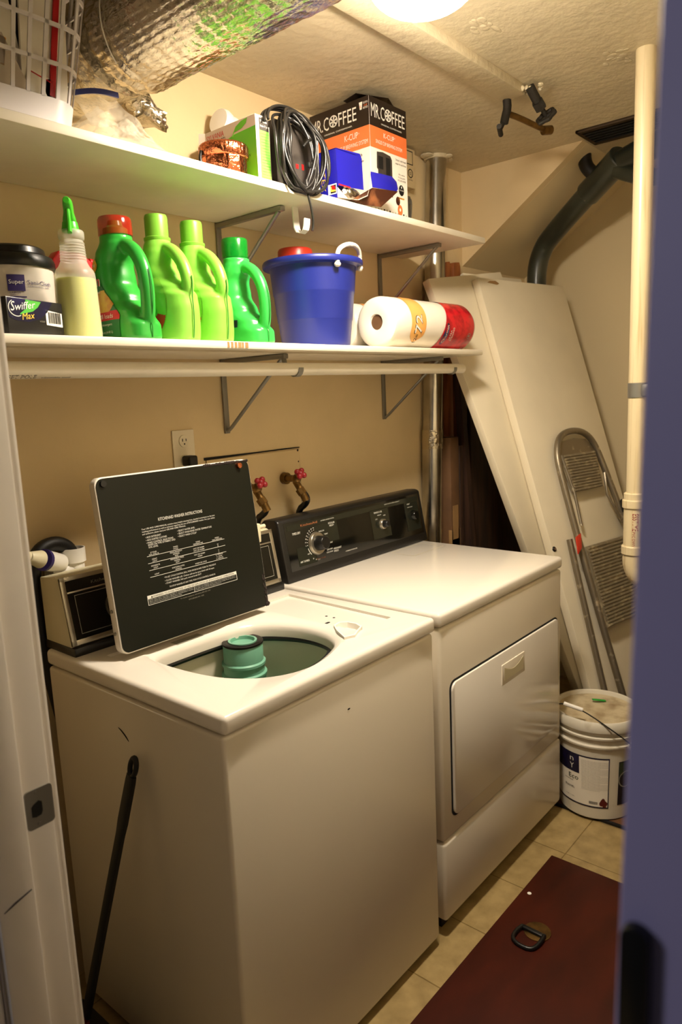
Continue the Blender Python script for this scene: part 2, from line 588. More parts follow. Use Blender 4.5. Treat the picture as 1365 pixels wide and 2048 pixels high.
# left jamb: stop, room side rebate, strike plate
b = B()
b.box((-0.455, -0.1, 0), (XF, -0.085, 2.06), 0.003)
b.box((-0.452, -0.112, 0), (-0.405, -0.1, 2.06), 0.003)
b.box((-0.475, -0.10, 0), (-0.455, -0.02, 2.10), 0.004)
b.box((XF, -0.094, 0), (XF + 0.012, -0.03, 2.12), 0.004)
jm = b.build('trim_1', M['trimw'], kind='structure')
b = B()
o = V((0, 0, 0))
pl = plane((-0.400, -0.1, 0.948), (1, 0, 0), (0, 0, 1), 0)
b.prism(rrect(0.036, 0.052, 0.005), (-0.401, -0.1002, 0.948), (1, 0, 0), (0, 0, 1), 0.0015)
sp = b.build('strike_plate', M['bracket'], jm); sp['label'] = 'steel strike plate'
b = B(); b.prism([(0, 0.002), (0.005, 0), (0.012, 0.001), (0.014, 0.006), (0.014, 0.018), (0.010, 0.021), (0.003, 0.018), (0, 0.015)], (-0.394, -0.1019, 0.963), (1, 0, 0), (0, 0, 1), 0.0004)
b.build('latch_hole', M['void'], sp)
for z in (0.953, 0.995):
    b = B(); b.cyl((-0.386, -0.1018, z), (-0.386, -0.1024, z), 0.0022, seg=10); b.build('screw', M['bracket'], sp)

b = B(); b.tube([(-0.446, -0.1125, 0.868), (-0.432, -0.1125, 0.874), (-0.410, -0.1125, 0.880)], [0.001, 0.003, 0.0015], 8, flat=0.3); b.build('smear', M['rust'], jm)['label'] = 'brown smear'
# bulkhead above the stair recess, and the sloping underside of the stair
L_hi, L_lo = V((2.02, 0.18, ZC)), V((2.02, YW, 1.985))
b = B()
b.faces([V((2.02, YW, ZC)), L_hi, L_lo, V((2.06, YW, ZC)), L_hi + V((0.04, 0, 0)), L_lo + V((0.04, 0, 0))],
        [(0, 1, 2), (3, 5, 4), (0, 3, 4, 1), (1, 4, 5, 2), (2, 5, 3, 0)])
b.build('wall_far', M['wall'], kind='structure')
b = B()
S_ = V((0.0405, 0, 0))
b.faces([L_hi + S_, L_lo + S_, V((XB, YW, 1.985)), V((XB, 0.18, ZC)), L_hi + S_ + V((0, 0.02, 0.02)), L_lo + S_ + V((0, 0.02, 0.02)), V((XB, YW + .02, 2.005)), V((XB, 0.20, ZC + 0.02))],
        [(0, 1, 2, 3), (4, 7, 6, 5), (0, 4, 5, 1), (1, 5, 6, 2), (2, 6, 7, 3), (3, 7, 4, 0)])
b.build('wall_stair', M['rightwall'], kind='structure')
# boxed-in pipe run on the ceiling
b = B(); b.box((0.30, 0.105, 2.334), (1.405, 0.19, ZC + 0.01), 0.006); b.build('trim_3', M['ceil'], kind='structure')
# plaster lumps beside the lamp and the column
b = B()
for k in range(10):
    cx, cy = 0.98 + random.uniform(-0.03, 0.05), 0.03 + random.uniform(-0.03, 0.02)
    b.sphere((cx, cy, ZC), 0.02, (random.uniform(0.5, 1.3), random.uniform(0.3, 0.7), 0.09), 12)
for k in range(12):
    b.sphere((1.42 + random.uniform(-0.05, 0.06), -0.15 + random.uniform(-0.05, 0.03), ZC), 0.014, (random.uniform(0.4, 1.2), random.uniform(0.4, 1), 0.12), 10)
for k in range(14):
    b.sphere((1.395 + random.uniform(-0.02, 0.03), random.uniform(0.05, 0.18), 2.345), 0.012, (random.uniform(0.4, 1), random.uniform(0.4, 1), random.uniform(0.4, 0.8)), 10)
b.build('trim_4', M['ceil'], kind='structure')

# ================================================================== CEILING LAMP
LPX, LPY = 0.535, -0.105
lamp = thing('ceiling_lamp', 'lit white glass dome lamp on the ceiling beside the boxed beam', 'lamp', (LPX, LPY, ZC))
b = B(); b.lathe([(0.105, -0.104), (0.114, -0.102), (0.116, -0.092), (0.085, -0.050), (0.075, -0.004), (0.070, 0.0)], (LPX, LPY, ZC), 48); b.build('base_ring', M['white'], lamp)
b = B()
prof = [(0.002, -0.162)]
for i in range(1, 13):
    a = R(90 * i / 12)
    prof.append((0.109 * math.sin(a) ** 0.95, -0.162 + 0.060 * (1 - math.cos(a))))
b.lathe(prof, (LPX, LPY, ZC), 48); b.build('glass_dome', M['dome'], lamp, smooth=80)

# ================================================================== WASHER
wa = thing('washing_machine', 'white top-loading washing machine with its lid standing open', 'washing machine', (0.343, 0.33, 0))
b = B(); b.box((0.002, 0.008, 0.026), (0.684, 0.632, 0.874), 0.008, 3); cab = b.build('cabinet', M['enamel2'], wa)
b = B(); b.box((0.02, 0.03, 0.0), (0.06, 0.07, 0.03)); b.build('foot', M['black'], wa)
b = B(); b.box((0.63, 0.03, 0.0), (0.67, 0.07, 0.03)); b.build('foot', M['black'], wa)
b = B(); b.box((0.02, 0.57, 0.0), (0.06, 0.61, 0.03)); b.build('foot', M['black'], wa)
b = B(); b.box((0.63, 0.57, 0.0), (0.67, 0.61, 0.03)); b.build('foot', M['black'], wa)
# cabinet opening for the tub
open_pts = []
for p in [(0.122, 0.375), (0.118, 0.30), (0.127, 0.20), (0.145, 0.14), (0.18, 0.092), (0.225, 0.064), (0.275, 0.055), (0.325, 0.064), (0.37, 0.080), (0.41, 0.098),
          (0.438, 0.122), (0.458, 0.16), (0.467, 0.205), (0.465, 0.255), (0.45, 0.30), (0.425, 0.345), (0.39, 0.372), (0.34, 0.385), (0.26, 0.390), (0.16, 0.390), (0.135, 0.388)]:
    open_pts.append(V((p[0], p[1], 0)))
for _ in range(2):
    q = []
    for i in range(len(open_pts)):
        a, c = open_pts[i], open_pts[(i + 1) % len(open_pts)]
        q += [a * 0.75 + c * 0.25, a * 0.25 + c * 0.75]
    open_pts = q
oc = V((0.29, 0.23, 0))
def oring(k, z):
    return [V((oc.x + (p.x - oc.x) * k, oc.y + (p.y - oc.y) * k, z)) for p in open_pts]
cb = B(); cb.loft([oring(1.08, 0.60), oring(1.08, 0.89)]); cut(cab, cb); resmooth(cab)
b = B(); b.box((0.0, 0.0, 0.878), (0.686, 0.634, 0.916), 0.011, 4); top = b.build('top_panel', M['enamel'], wa)
cb = B(); cb.loft([[V((x, y, z)) for x, y in ((0.50, 0.095), (0.628, 0.095), (0.645, 0.47), (0.06, 0.47), (0.06, 0.40), (0.50, 0.40))] for z in (0.909, 0.95)]); cut(top, cb)
cb = B(); cb.loft([oring(1.0, 0.86), oring(1.0, 0.894), oring(1.01, 0.902), oring(1.03, 0.907), oring(1.07, 0.9115), oring(1.12, 0.9165), oring(1.13, 0.93)]); cut(top, cb); resmooth(top, 30)
b = B(); b.loft([oring(1.07, 0.862), oring(1.07, 0.877), oring(1.0, 0.8775), oring(0.988, 0.873), oring(1.0, 0.868)], cap=False); b.build('tub_seal', M['black'], wa)
# tub: black gap ring, green-white spin basket with steps
tc_ = (0.335, 0.315, 0)
def inner_lathe(prof, m, name, par):
    bb = B()
    rings = []
    for r, z in prof:
        rings.append([V((tc_[0] + r * math.cos(2 * math.pi * i / 64), tc_[1] + r * math.sin(2 * math.pi * i / 64), z)) for i in range(64)])
    bb.loft(rings, cap=False)
    return bb.build(name, m, par)
tub = inner_lathe([(0.262, 0.60), (0.262, 0.872), (0.20, 0.874)], M['void'], 'outer_tub', wa)
bk = inner_lathe([(0.236, 0.60), (0.238, 0.735), (0.231, 0.740), (0.230, 0.748), (0.238, 0.754), (0.240, 0.822), (0.246, 0.824), (0.246, 0.850), (0.252, 0.852)], M['basketin'], 'spin_basket', wa)
inner_lathe([(0.2455, 0.828), (0.2455, 0.849)], M['basketg'], 'basket_band', bk)
inner_lathe([(0.2365, 0.612), (0.2372, 0.735), (0.2305, 0.741), (0.2295, 0.748), (0.2375, 0.755), (0.2385, 0.785)], M['basketg'], 'basket_band', bk)
b = B(); b.lathe([(0.001, 0.60), (0.238, 0.60), (0.238, 0.615), (0.12, 0.625), (0.001, 0.66)], tc_, 48); b.build('basket_floor', M['basketg'], bk)
# agitator
ag = (0.358, 0.350, -0.020)
b = B()
b.lathe([(0.10, 0.645), (0.075, 0.68), (0.062, 0.73), (0.055, 0.79), (0.053, 0.815), (0.056, 0.819), (0.056, 0.826), (0.0505, 0.829), (0.0505, 0.845), (0.054, 0.848), (0.054, 0.854),
         (0.049, 0.857), (0.049, 0.898), (0.047, 0.902), (0.034, 0.902), (0.032, 0.895), (0.030, 0.86), (0.001, 0.858)], ag, 40)
for k in range(4):
    a = k * math.pi / 2 + 0.5
    b.box((-0.004, 0.04, 0.65), (0.004, 0.10, 0.78), 0.003, mtx=Matrix.Translation(V(ag)) @ Matrix.Rotation(a, 4, 'Z'))
agi = b.build('agitator', M['teal'], wa)
b = B(); b.lathe([(0.0485, 0.8985), (0.0505, 0.900), (0.0505, 0.9045), (0.047, 0.9065), (0.036, 0.905), (0.036, 0.8985)], ag, 40); b.build('cap_ring', M['doorhole'], agi)
b = B(); b.lathe([(0.0355, 0.899), (0.0355, 0.9075), (0.030, 0.9075), (0.027, 0.885), (0.001, 0.884)], ag, 36); b.build('softener_cup', M['teal'], agi)
# bleach funnel, vent holes, sticker
b = B()
fun = [(0.435, 0.085), (0.462, 0.075), (0.49, 0.088), (0.52, 0.10), (0.532, 0.125), (0.53, 0.155), (0.515, 0.17), (0.49, 0.165), (0.465, 0.135)]
fc = V((0.485, 0.12, 0))
def fr(k, z):
    return [V((fc.x + (x - fc.x) * k, fc.y + (y - fc.y) * k, z)) for x, y in fun]
b.loft([fr(1, 0.890), fr(1, 0.922), fr(0.86, 0.922), fr(0.75, 0.898)])
b.build('bleach_funnel', M['white'], wa)
for x, y in ((0.562, 0.253), (0.563, 0.228)):
    b = B(); b.lathe([(0.0035, 0), (0.0035, 0.0004)], (x, y, 0.9092), 14); b.build('screw_hole', M['void'], wa)
b = B()
b.prism(rrect(0.016, 0.008, 0.0035), (0.514, 0.210, 0.9092), (1, 0, 0), (0, 1, 0), 0.0004)
b.build('lock_hole', M['void'], wa)
b = B(); b.quad(V((0.205, 0.402, 0.9096)), V((0.285, 0.402, 0.9096)), V((0.285, 0.432, 0.9096)), V((0.205, 0.432, 0.9096))); b.build('spec_plate', M['inkdim'], wa)

b = B(); b.tube([(0.0016, 0.352, 0.800), (0.0014, 0.340, 0.796), (0.0014, 0.325, 0.787), (0.0016, 0.316, 0.778)], [0.0004, 0.0014, 0.0016, 0.0004], 6, smooth=1); b.build('scratch', M['doorhole'], cab)['label'] = 'dark scratch on the left side'
b = B(); b.sphere((0.35, 0.0075, 0.80), 0.003, (1.6, 0.15, 0.7), 8); b.build('speck', M['rust'], cab)
# lid: white pan, dark inner panel, lettering
LO, LX, LYv = V((0.058, 0.402, 0.928)), V((1, 0, 0)), V((0, 0.048, 0.39)).normalized()
LN = LX.cross(LYv)
b = B(); b.prism(rrect(0.447, 0.393, 0.02, 6), LO - LN * 0.024, LX, LYv, 0.024, 0.004); lid = b.build('lid', M['enamel'], wa)
b = B(); b.prism(rrect(0.440, 0.386, 0.017, 6), LO + LX * 0.0035 + LYv * 0.0035 - LN * 0.001, LX, LYv, 0.0022, 0.0); lp = b.build('inner_panel', M['lidpanel'], lid)
b = B()
for i in range(26):
    t = i / 25
    b.sphere(LO + LX * (0.30 + 0.14 * t) + LYv * (0.388) + LN * 0.001, 0.0035, (1.4, 0.6, random.uniform(0.6, 1.4)), 8)
b.build('rust_edge', M['rust'], lid)['label'] = 'rusted lid edge'
b = B()
for i in range(20):
    b.sphere(LO + LX * (0.438 + random.uniform(-0.004, 0.004)) + LYv * random.uniform(0.006, 0.09) + LN * 0.001, 0.003, (1, 0.7, random.uniform(0.8, 2)), 8)
b.sphere(LO + LX * 0.44 + LYv * 0.008 + LN * 0.001, 0.008, (1, 0.6, 0.8), 10)
b.build('rust_edge', M['rust'], lid)['label'] = 'rusted lid edge'
b = B(); b.cyl(LO + LX * 0.408 + LYv * 0.378, LO + LX * 0.408 + LYv * 0.378 + LN * 0.010, 0.0085, 0.007, 18); b.build('bumper', M['copper'], lid)
b = B(); b.cyl(LO + LX * 0.02 + LYv * 0.378, LO + LX * 0.02 + LYv * 0.378 + LN * 0.006, 0.008, 0.007, 18); b.build('bumper', M['black'], lid)
b = B(); b.box((0.502, 0.43, 1.095), (0.517, 0.448, 1.145), 0.003); b.cyl((0.515, 0.437, 1.135), (0.536, 0.437, 1.135), 0.0055); b.build('lid_switch_tab', M['beige'], lid)
for v in (0.05, 0.10):
    b = B(); b.cyl(LO + LYv * v - LN * 0.012 + LX * 0.001, LO + LYv * v - LN * 0.012 - LX * 0.003, 0.004, seg=12); b.build('hinge_screw', M['bracket'], lid)
F = plane(LO + LN * 0.0012, LX, LYv, 0.0006)
def at(u, v, fn=None):
    fn = fn or F
    return lambda x, y: fn(u + x, v + y)
b = B()
b.text('KITCHENAID WASHER INSTRUCTIONS', at(0.145, 0.277), 0.128, 0.0075)
for i, (s_, w) in enumerate((('Your USE AND CARE MANUAL contains many helpful cleaning hints, detailed instructions on the best', 0.212),
                             ('washing performance as well as solutions regarding the use of KITCHENAID washer. For your safety', 0.211),
                             ('and satisfaction, please read your USE AND CARE MANUAL.', 0.122))):
    b.text(s_, at(0.097, 0.263 - 0.0057 * i), w, 0.0036)
for u, v, s_, w in ((0.104, 0.243, '\u2022 ADD DETERGENT', 0.042), (0.104, 0.2365, '\u2022 ADD SORTED CLOTHES', 0.057), (0.104, 0.230, '\u2022 MAKE CONTROL SELECTIONS', 0.074),
                    (0.108, 0.225, 'BASED ON TYPE OF FABRIC AND', 0.075), (0.108, 0.2197, 'SOIL LEVEL', 0.026),
                    (0.192, 0.243, '\u2022 SELECT WATER LEVEL', 0.052), (0.192, 0.2365, '\u2022 SELECT WASH-RINSE WATER TEMPERATURE', 0.102), (0.192, 0.230, '\u2022 SELECT WASH CYCLE*', 0.055)):
    b.text(s_, at(u, v), w, 0.0042)
for c, rows in ((0.119, ((0.2075, 'IF YOUR'), (0.203, 'SOIL LEVEL IS'), (0.192, 'HEAVY'), (0.1875, 'LIGHT'), (0.177, 'MODERATE'), (0.172, 'LIGHT'), (0.157, 'LIGHT'))),
                (0.180, ((0.2085, 'WASH'), (0.204, 'CYCLE'), (0.1965, 'REGULAR/HEAVY'), (0.192, 'NORMAL'), (0.1875, 'KNIT'), (0.181, 'PERMANENT PRESS'), (0.1765, 'NORMAL'), (0.172, 'KNIT'), (0.161, 'KNITS/DELICATES'), (0.156, 'NORMAL'))),
                (0.246, ((0.208, 'WASH'), (0.2035, 'TEMPERATURE'), (0.193, 'HOT OR WARM'), (0.188, 'HOT OR WARM'), (0.178, 'HOT OR WARM'), (0.173, 'WARM'), (0.157, 'WARM OR COLD'))),
                (0.305, ((0.2075, 'WASH'), (0.203, 'TIME (MINUTES)'), (0.191, '10'), (0.187, '8'), (0.176, '8'), (0.1715, '6'), (0.166, '2 - MINUTE'), (0.161, '2 - SOAK'), (0.156, '2 - MINUTE')))):
    for v, s_ in rows:
        b.text(s_, at(c, v), None, 0.0033, 'c')
for v in (0.2012, 0.185, 0.169, 0.1535):
    rect(F, 0.100, v, 0.328, v + 0.0009, b)
for u, v, s_, w in ((0.137, 0.1435, '*TO SET CYCLE CONTROL DIAL, PUSH KNOB IN AND TURN TO THE RIGHT', 0.153), (0.137, 0.136, '\u2022 CLOSE WASHER LID. Clothes will not be spun dried with lid open', 0.146),
                    (0.137, 0.1295, '\u2022 START WASHER. Pull cycle control knob OUT', 0.105), (0.147, 0.120, 'TO STOP WASHER AT ANY TIME, PUSH CYCLE CONTROL KNOB IN', 0.136)):
    b.text(s_, at(u, v), w, 0.0038)
rect(F, 0.084, 0.1065, 0.350, 0.1145, b)
for (u0, v0, u1, v1) in ((0.084, 0.093, 0.0852, 0.1065), (0.3488, 0.093, 0.350, 0.1065), (0.084, 0.0925, 0.350, 0.0935), (0.2145, 0.093, 0.2155, 0.1065)):
    rect(F, u0, v0, u1, v1, b)
for i in range(3):
    b.text('Never place items exposed to gasoline or cleaning fluids in washer', at(0.088, 0.1032 - 0.0036 * i), 0.124 if i < 2 else 0.09, 0.0021)
    b.text('No washer can completely remove oil. Do not dry anything that has had oil on it', at(0.218, 0.1032 - 0.0036 * i), 0.127 if i < 2 else 0.08, 0.0021)
txt_o = b.build('printed_text', M['ink'], lp, smooth=0); txt_o['label'] = 'white printed instructions'
F2 = plane(LO + LN * 0.0014, LX, LYv, 0.0009)
b = B(); b.text('\u25b2WARNING: TO AVOID THE RISK OF FIRE OR EXPLOSION OR SPONTANEOUS COMBUSTION', lambda x, y: F2(0.093 + x, 0.1083 + y), 0.248, 0.0044); b.build('warning_heading', M['inkblack'], lp, smooth=0)
b = B(); b.text('For further assistance, call toll-free 800-422-1230', at(0.172, 0.0855), 0.089, 0.0030); b.text('KITCHENAID INC. 3355', at(0.195, 0.078), 0.045, 0.0030); b.build('small_print', M['inkdim'], lp, smooth=0)

# washer console
con = [(0.645, 0.918), (0.645, 1.085), (0.575, 1.094), (0.560, 1.088), (0.530, 0.940), (0.530, 0.918)]
b = B(); b.prism([(y, z) for y, z in con], (0.012, 0, 0), (0, 1, 0), (0, 0, 1), 0.662, 0.003); cons = b.build('console', M['beige'], wa)
b = B(); b.box((0.010, 0.515, 0.914), (0.676, 0.648, 0.936), 0.004); b.build('console_base', M['black'], cons)
CO, CYv = V((0.012, 0.5295, 0.938)), V((0, 0.030, 0.150)).normalized()
CN = V((1, 0, 0)).cross(CYv)
CF = plane(CO, (1, 0, 0), CYv, 0.0015)
b = B(); b.prism([(0, 0), (0.662, 0), (0.662, 0.155), (0, 0.155)], CO - CN * 0.001, (1, 0, 0), CYv, 0.003); b.build('fascia', M['blackgloss'], cons)
b = B()
for (u0, v0, u1, v1) in ((0, 0, 0.012, 0.157), (0.65, 0, 0.662, 0.157), (0, 0.0, 0.662, 0.012), (0, 0.147, 0.662, 0.157), (0.012, 0.118, 0.650, 0.122)):
    b.prism([(u0, v0), (u1, v0), (u1, v1), (u0, v1)], CO + CN * 0.001, (1, 0, 0), CYv, 0.004, 0.001)
b.build('silver_trim', M['chrome'], cons)
for X0, X1 in ((0.028, 0.24), (0.45, 0.638)):
    b = B()
    for (u0, v0, u1, v1) in ((X0, 0.022, X0 + 0.0015, 0.112), (X1, 0.022, X1 + 0.0015, 0.112), (X0, 0.022, X1, 0.0235), (X0, 0.1105, X1, 0.112)):
        rect(plane(CO + CN * 0.0022, (1, 0, 0), CYv), u0, v0, u1, v1, b)
    b.build('panel_line', M['inkdim'], cons, smooth=0)
b = B()
b.text('KitchenAid', lambda x, y: plane(CO + CN * 0.0022, (1, 0, 0), CYv)(0.075 + x, 0.130 + y), 0.06, 0.008)
b.build('maker_name', M['inkdim'], cons, smooth=0)
b = B(); b.cyl(CO + V((0.135, 0, 0)) + CYv * 0.066 + CN * 0.002, CO + V((0.135, 0, 0)) + CYv * 0.066 + CN * 0.022, 0.032, 0.028, 32, 0.003); kb = b.build('cycle_knob', M['black'], cons)
b = B(); b.cyl(CO + V((0.135, 0, 0)) + CYv * 0.066 + CN * 0.0018, CO + V((0.135, 0, 0)) + CYv * 0.066 + CN * 0.005, 0.036, 0.036, 32); b.build('knob_ring', M['chrome'], kb)

# ================================================================== DRYER
DX0, DX1, DY = 0.711, 1.451, 0.007
dr = thing('clothes_dryer', 'white front-loading clothes dryer to the right of the washer', 'dryer', (1.08, 0.30, 0))
b = B(); b.box((DX0, DY, 0.282), (DX1, 0.64, 0.874), 0.010, 3); dcab = b.build('cabinet', M['enamel2'], dr)
b = B(); b.box((DX0 + 0.001, DY - 0.002, 0.048), (DX1 - 0.001, 0.64, 0.279), 0.010, 3); b.build('kick_panel', M['enamel2'], dr)
for x, y in ((DX0 + 0.03, 0.04), (DX1 - 0.06, 0.04), (DX0 + 0.03, 0.58), (DX1 - 0.06, 0.58)):
    b = B(); b.box((x, y, 0), (x + 0.03, y + 0.03, 0.05)); b.build('foot', M['black'], dr)
b = B(); b.box((DX0 - 0.002, DY - 0.004, 0.878), (DX1 + 0.002, 0.642, 0.916), 0.011, 4); b.build('top_panel', M['enamel'], dr)
b = B(); b.prism(rrect(0.668, 0.386, 0.024, 5), (0.753, DY + 0.0005, 0.336), (1, 0, 0), (0, 0, 1), 0.002); b.build('door_gap', M['void'], dcab)
b = B(); b.prism(rrect(0.658, 0.376, 0.022, 5), (0.758, DY, 0.341), (1, 0, 0), (0, 0, 1), 0.0075, 0.003); dd = b.build('door', M['enamel'], dr)
hx, hz = 1.022, 0.619
b = B(); b.prism(rrect(0.143, 0.062, 0.003), (hx, DY - 0.0065, hz), (1, 0, 0), (0, 0, 1), 0.004, 0.0012); hp = b.build('door_handle', M['enamel2'], dd)
b = B()
y0 = DY - 0.0108
b.prism([(0.012, 0.012), (0.131, 0.012), (0.131, 0.052)] + [(0.131 - 0.119 * i / 10, 0.052 - 0.018 * math.sin(math.pi * i / 10)) for i in range(1, 10)] + [(0.012, 0.052)], (hx, y0, hz), (1, 0, 0), (0, 0, 1), 0.0006)
b.build('finger_recess', M['beige'], hp)
for x in (0.90, 1.135):
    b = B(); b.box((x, DY - 0.001, 0.719), (x + 0.025, DY + 0.002, 0.722)); b.build('door_catch', M['void'], dd)
b = B()
fz = 0.9166
for (x0, y0, x1, y1) in ((1.215, 0.430, 1.217, 0.529), (1.402, 0.430, 1.404, 0.529), (1.215, 0.430, 1.404, 0.432), (1.215, 0.527, 1.404, 0.529)):
    b.quad(V((x0, y0, fz)), V((x1, y0, fz)), V((x1, y1, fz)), V((x0, y1, fz)))
b.build('lint_lid_seam', M['beige'], dr)
# dryer console
DO, DYv = V((0.700, 0.545, 0.936)), V((0, 0.030, 0.165)).normalized()
DN = V((1, 0, 0)).cross(DYv)
b = B(); b.prism([(0.652, 0.916), (0.652, 1.09), (0.635, 1.105), (0.590, 1.108), (0.575, 1.102), (0.545, 0.940), (0.540, 0.916)], (0.718, 0, 0), (0, 1, 0), (0, 0, 1), 0.752, 0.006); dc = b.build('console', M['black'], dr)
DF = plane(DO + DN * 0.0012, (1, 0, 0), DYv)
b = B(); b.prism([(0.04, 0.012), (0.752, 0.012), (0.752, 0.160), (0.04, 0.160)], DO - DN * 0.001, (1, 0, 0), DYv, 0.0024, 0.001); fa = b.build('fascia', M['blackgloss'], dc)
b = B()
for (u0, v0, u1, v1) in ((0.05, 0.135, 0.745, 0.152), (0.168, 0.072, 0.277, 0.133), (0.076, 0.021, 0.158, 0.078), (0.452, 0.036, 0.556, 0.137), (0.655, 0.030, 0.738, 0.134)):
    rect(DF, u0, v0, u1, v1, b)
b.build('olive_print_block', M['panelg'], fa, smooth=0)
DF2 = plane(DO + DN * 0.0016, (1, 0, 0), DYv)
b = B()
for u, v, s_, w, h in ((0.203, 0.1425, 'AUTOMATIC DRYNESS CONTROL', 0.065, 0.0032), (0.068, 0.120, 'TIMED DRY', 0.036, 0.0075), (0.236, 0.1275, 'REGULAR', 0.031, 0.006), (0.240, 0.1195, 'HEAVY', 0.022, 0.006),
                       (0.082, 0.031, 'AIR TUMBLE', 0.040, 0.006), (0.241, 0.0435, 'PERMANENT', 0.038, 0.006), (0.241, 0.0355, 'PRESS', 0.022, 0.006), (0.186, 0.110, 'MORE DRY', 0.026, 0.0045),
                       (0.208, 0.0975, '*DRY', 0.018, 0.0045), (0.226, 0.067, '*DRY', 0.016, 0.0045), (0.209, 0.047, 'LESS DRY', 0.027, 0.0045), (0.205, 0.0385, 'COOL DOWN', 0.030, 0.0045),
                       (0.294, 0.0255, '\u2022 PREFERRED DRYNESS LEVEL', 0.062, 0.0036),
                       (0.474, 0.1235, 'TEMPERATURE', 0.046, 0.006), (0.492, 0.1135, 'MEDIUM', 0.021, 0.0045), (0.477, 0.1015, 'LOW', 0.012, 0.0045), (0.524, 0.109, 'HIGH', 0.013, 0.0045),
                       (0.673, 0.126, 'START', 0.018, 0.0045), (0.673, 0.115, 'PUSH TO START', 0.032, 0.0032), (0.541, 0.1455, 'HEAVY DUTY SUPER CAPACITY', 0.091, 0.003)):
    b.text(s_, at(u, v, DF2), w, h)
dialc = (0.168, 0.078)
for k in range(8):
    a = R(95 + 12 * k)
    u, v = dialc[0] + 0.043 * math.cos(a), dialc[1] + 0.043 * math.sin(a)
    rect(DF2, u - 0.0012, v - 0.0012, u + 0.0012, v + 0.0012, b)
    b.text(str(70 - 10 * k if k < 7 else 5), at(dialc[0] + 0.050 * math.cos(a), dialc[1] + 0.050 * math.sin(a) - 0.002, DF2), None, 0.0042, 'c')
for k in range(12):
    a = R(193 + 2.6 * k)
    u, v = dialc[0] + 0.043 * math.cos(a), dialc[1] + 0.043 * math.sin(a)
    rect(DF2, u - 0.0009, v - 0.0012, u + 0.0009, v + 0.0012, b)
for a_, s_ in ((210, 'OFF'), (238, '20'), (252, '10'), (268, 'OFF')):
    a = R(a_)
    b.text(s_, at(dialc[0] + 0.051 * math.cos(a), dialc[1] + 0.051 * math.sin(a) - 0.002, DF2), None, 0.004, 'c')
b.build('printed_text', M['ink'], fa, smooth=0)['label'] = 'white control panel lettering'
b = B(); b.text('KitchenAid', at(0.110, 0.1405, DF2), 0.076, 0.0075); b.text('WRINKLE GUARD', at(0.154, 0.0275, DF2), 0.042, 0.0035); b.build('maker_name', M['inkcopper'], fa, smooth=0)
def knob(u, v, r, h, ring, name):
    c = DO + V((u, 0, 0)) + DYv * v
    q = B(); q.cyl(c, c + DN * 0.011, ring, ring * 0.93, 40, 0.0015); k1 = q.build('dial_skirt', M['chrome'], dc); k1['label'] = 'silver dial skirt'
    q = B(); q.cyl(c + DN * 0.0105, c + DN * h, r, r * 0.86, 36, 0.002); q.build(name, M['black'], k1)
    return k1
k1 = knob(0.168, 0.078, 0.024, 0.042, 0.037, 'timer_knob')
knob(0.514, 0.082, 0.013, 0.028, 0.019, 'temperature_knob')
b = B(); c = DO + V((0.702, 0, 0)) + DYv * 0.084; b.cyl(c, c + DN * 0.018, 0.019, 0.016, 32, 0.002); b.build('start_knob', M['blackgloss'], dc)

# ================================================================== SHELVES, POLE, BRACKETS
YS = 0.345
b = B(); b.box((-0.362, YS, 1.967), (1.580, 0.697, 1.987), 0.004)
ush = tag(b.build('wall_shelf', M['shelf'], None, (0.6, 0.52, 1.967)), 'upper white painted wall shelf, the higher of the two', 'shelf', 'painted wall shelves')
b = B(); b.box((-0.362, YS, 1.587), (1.555, 0.697, 1.605), 0.004)
lsh = tag(b.build('wall_shelf', M['shelf'], None, (0.6, 0.52, 1.587)), 'lower white painted wall shelf carrying the detergent bottles', 'shelf', 'painted wall shelves')
b = B()
for k in range(6):
    x = 0.37 + k * 0.011
    b.box((x, YS - 0.0006, 1.590), (x + random.uniform(0.004, 0.010), YS + 0.001, 1.603))
b.build('worn_patch', M['kraft'], lsh)['label'] = 'patch of bare worn edge'
b = B(); b.cyl((-0.36, 0.40, 1.543), (1.50, 0.40, 1.543), 0.0165, seg=32)
pole = tag(b.build('closet_pole', M['shelf'], None, (0.57, 0.40, 1.543)), 'white hanging pole under the lower shelf', 'closet pole')
b = B()
def pf(u, v):
    a = R(-68) + v / 0.0167
    return V((-0.155 + u, 0.40 - 0.0168 * math.cos(a), 1.543 + 0.0168 * math.sin(a)))
b.text('CLOSET POLE', pf, 0.082, 0.010); b.text('adjustable steel', lambda u, v: pf(u + 0.092, v), 0.06, 0.005)
b.build('printed_text', M['inkblack'], pole, smooth=0)

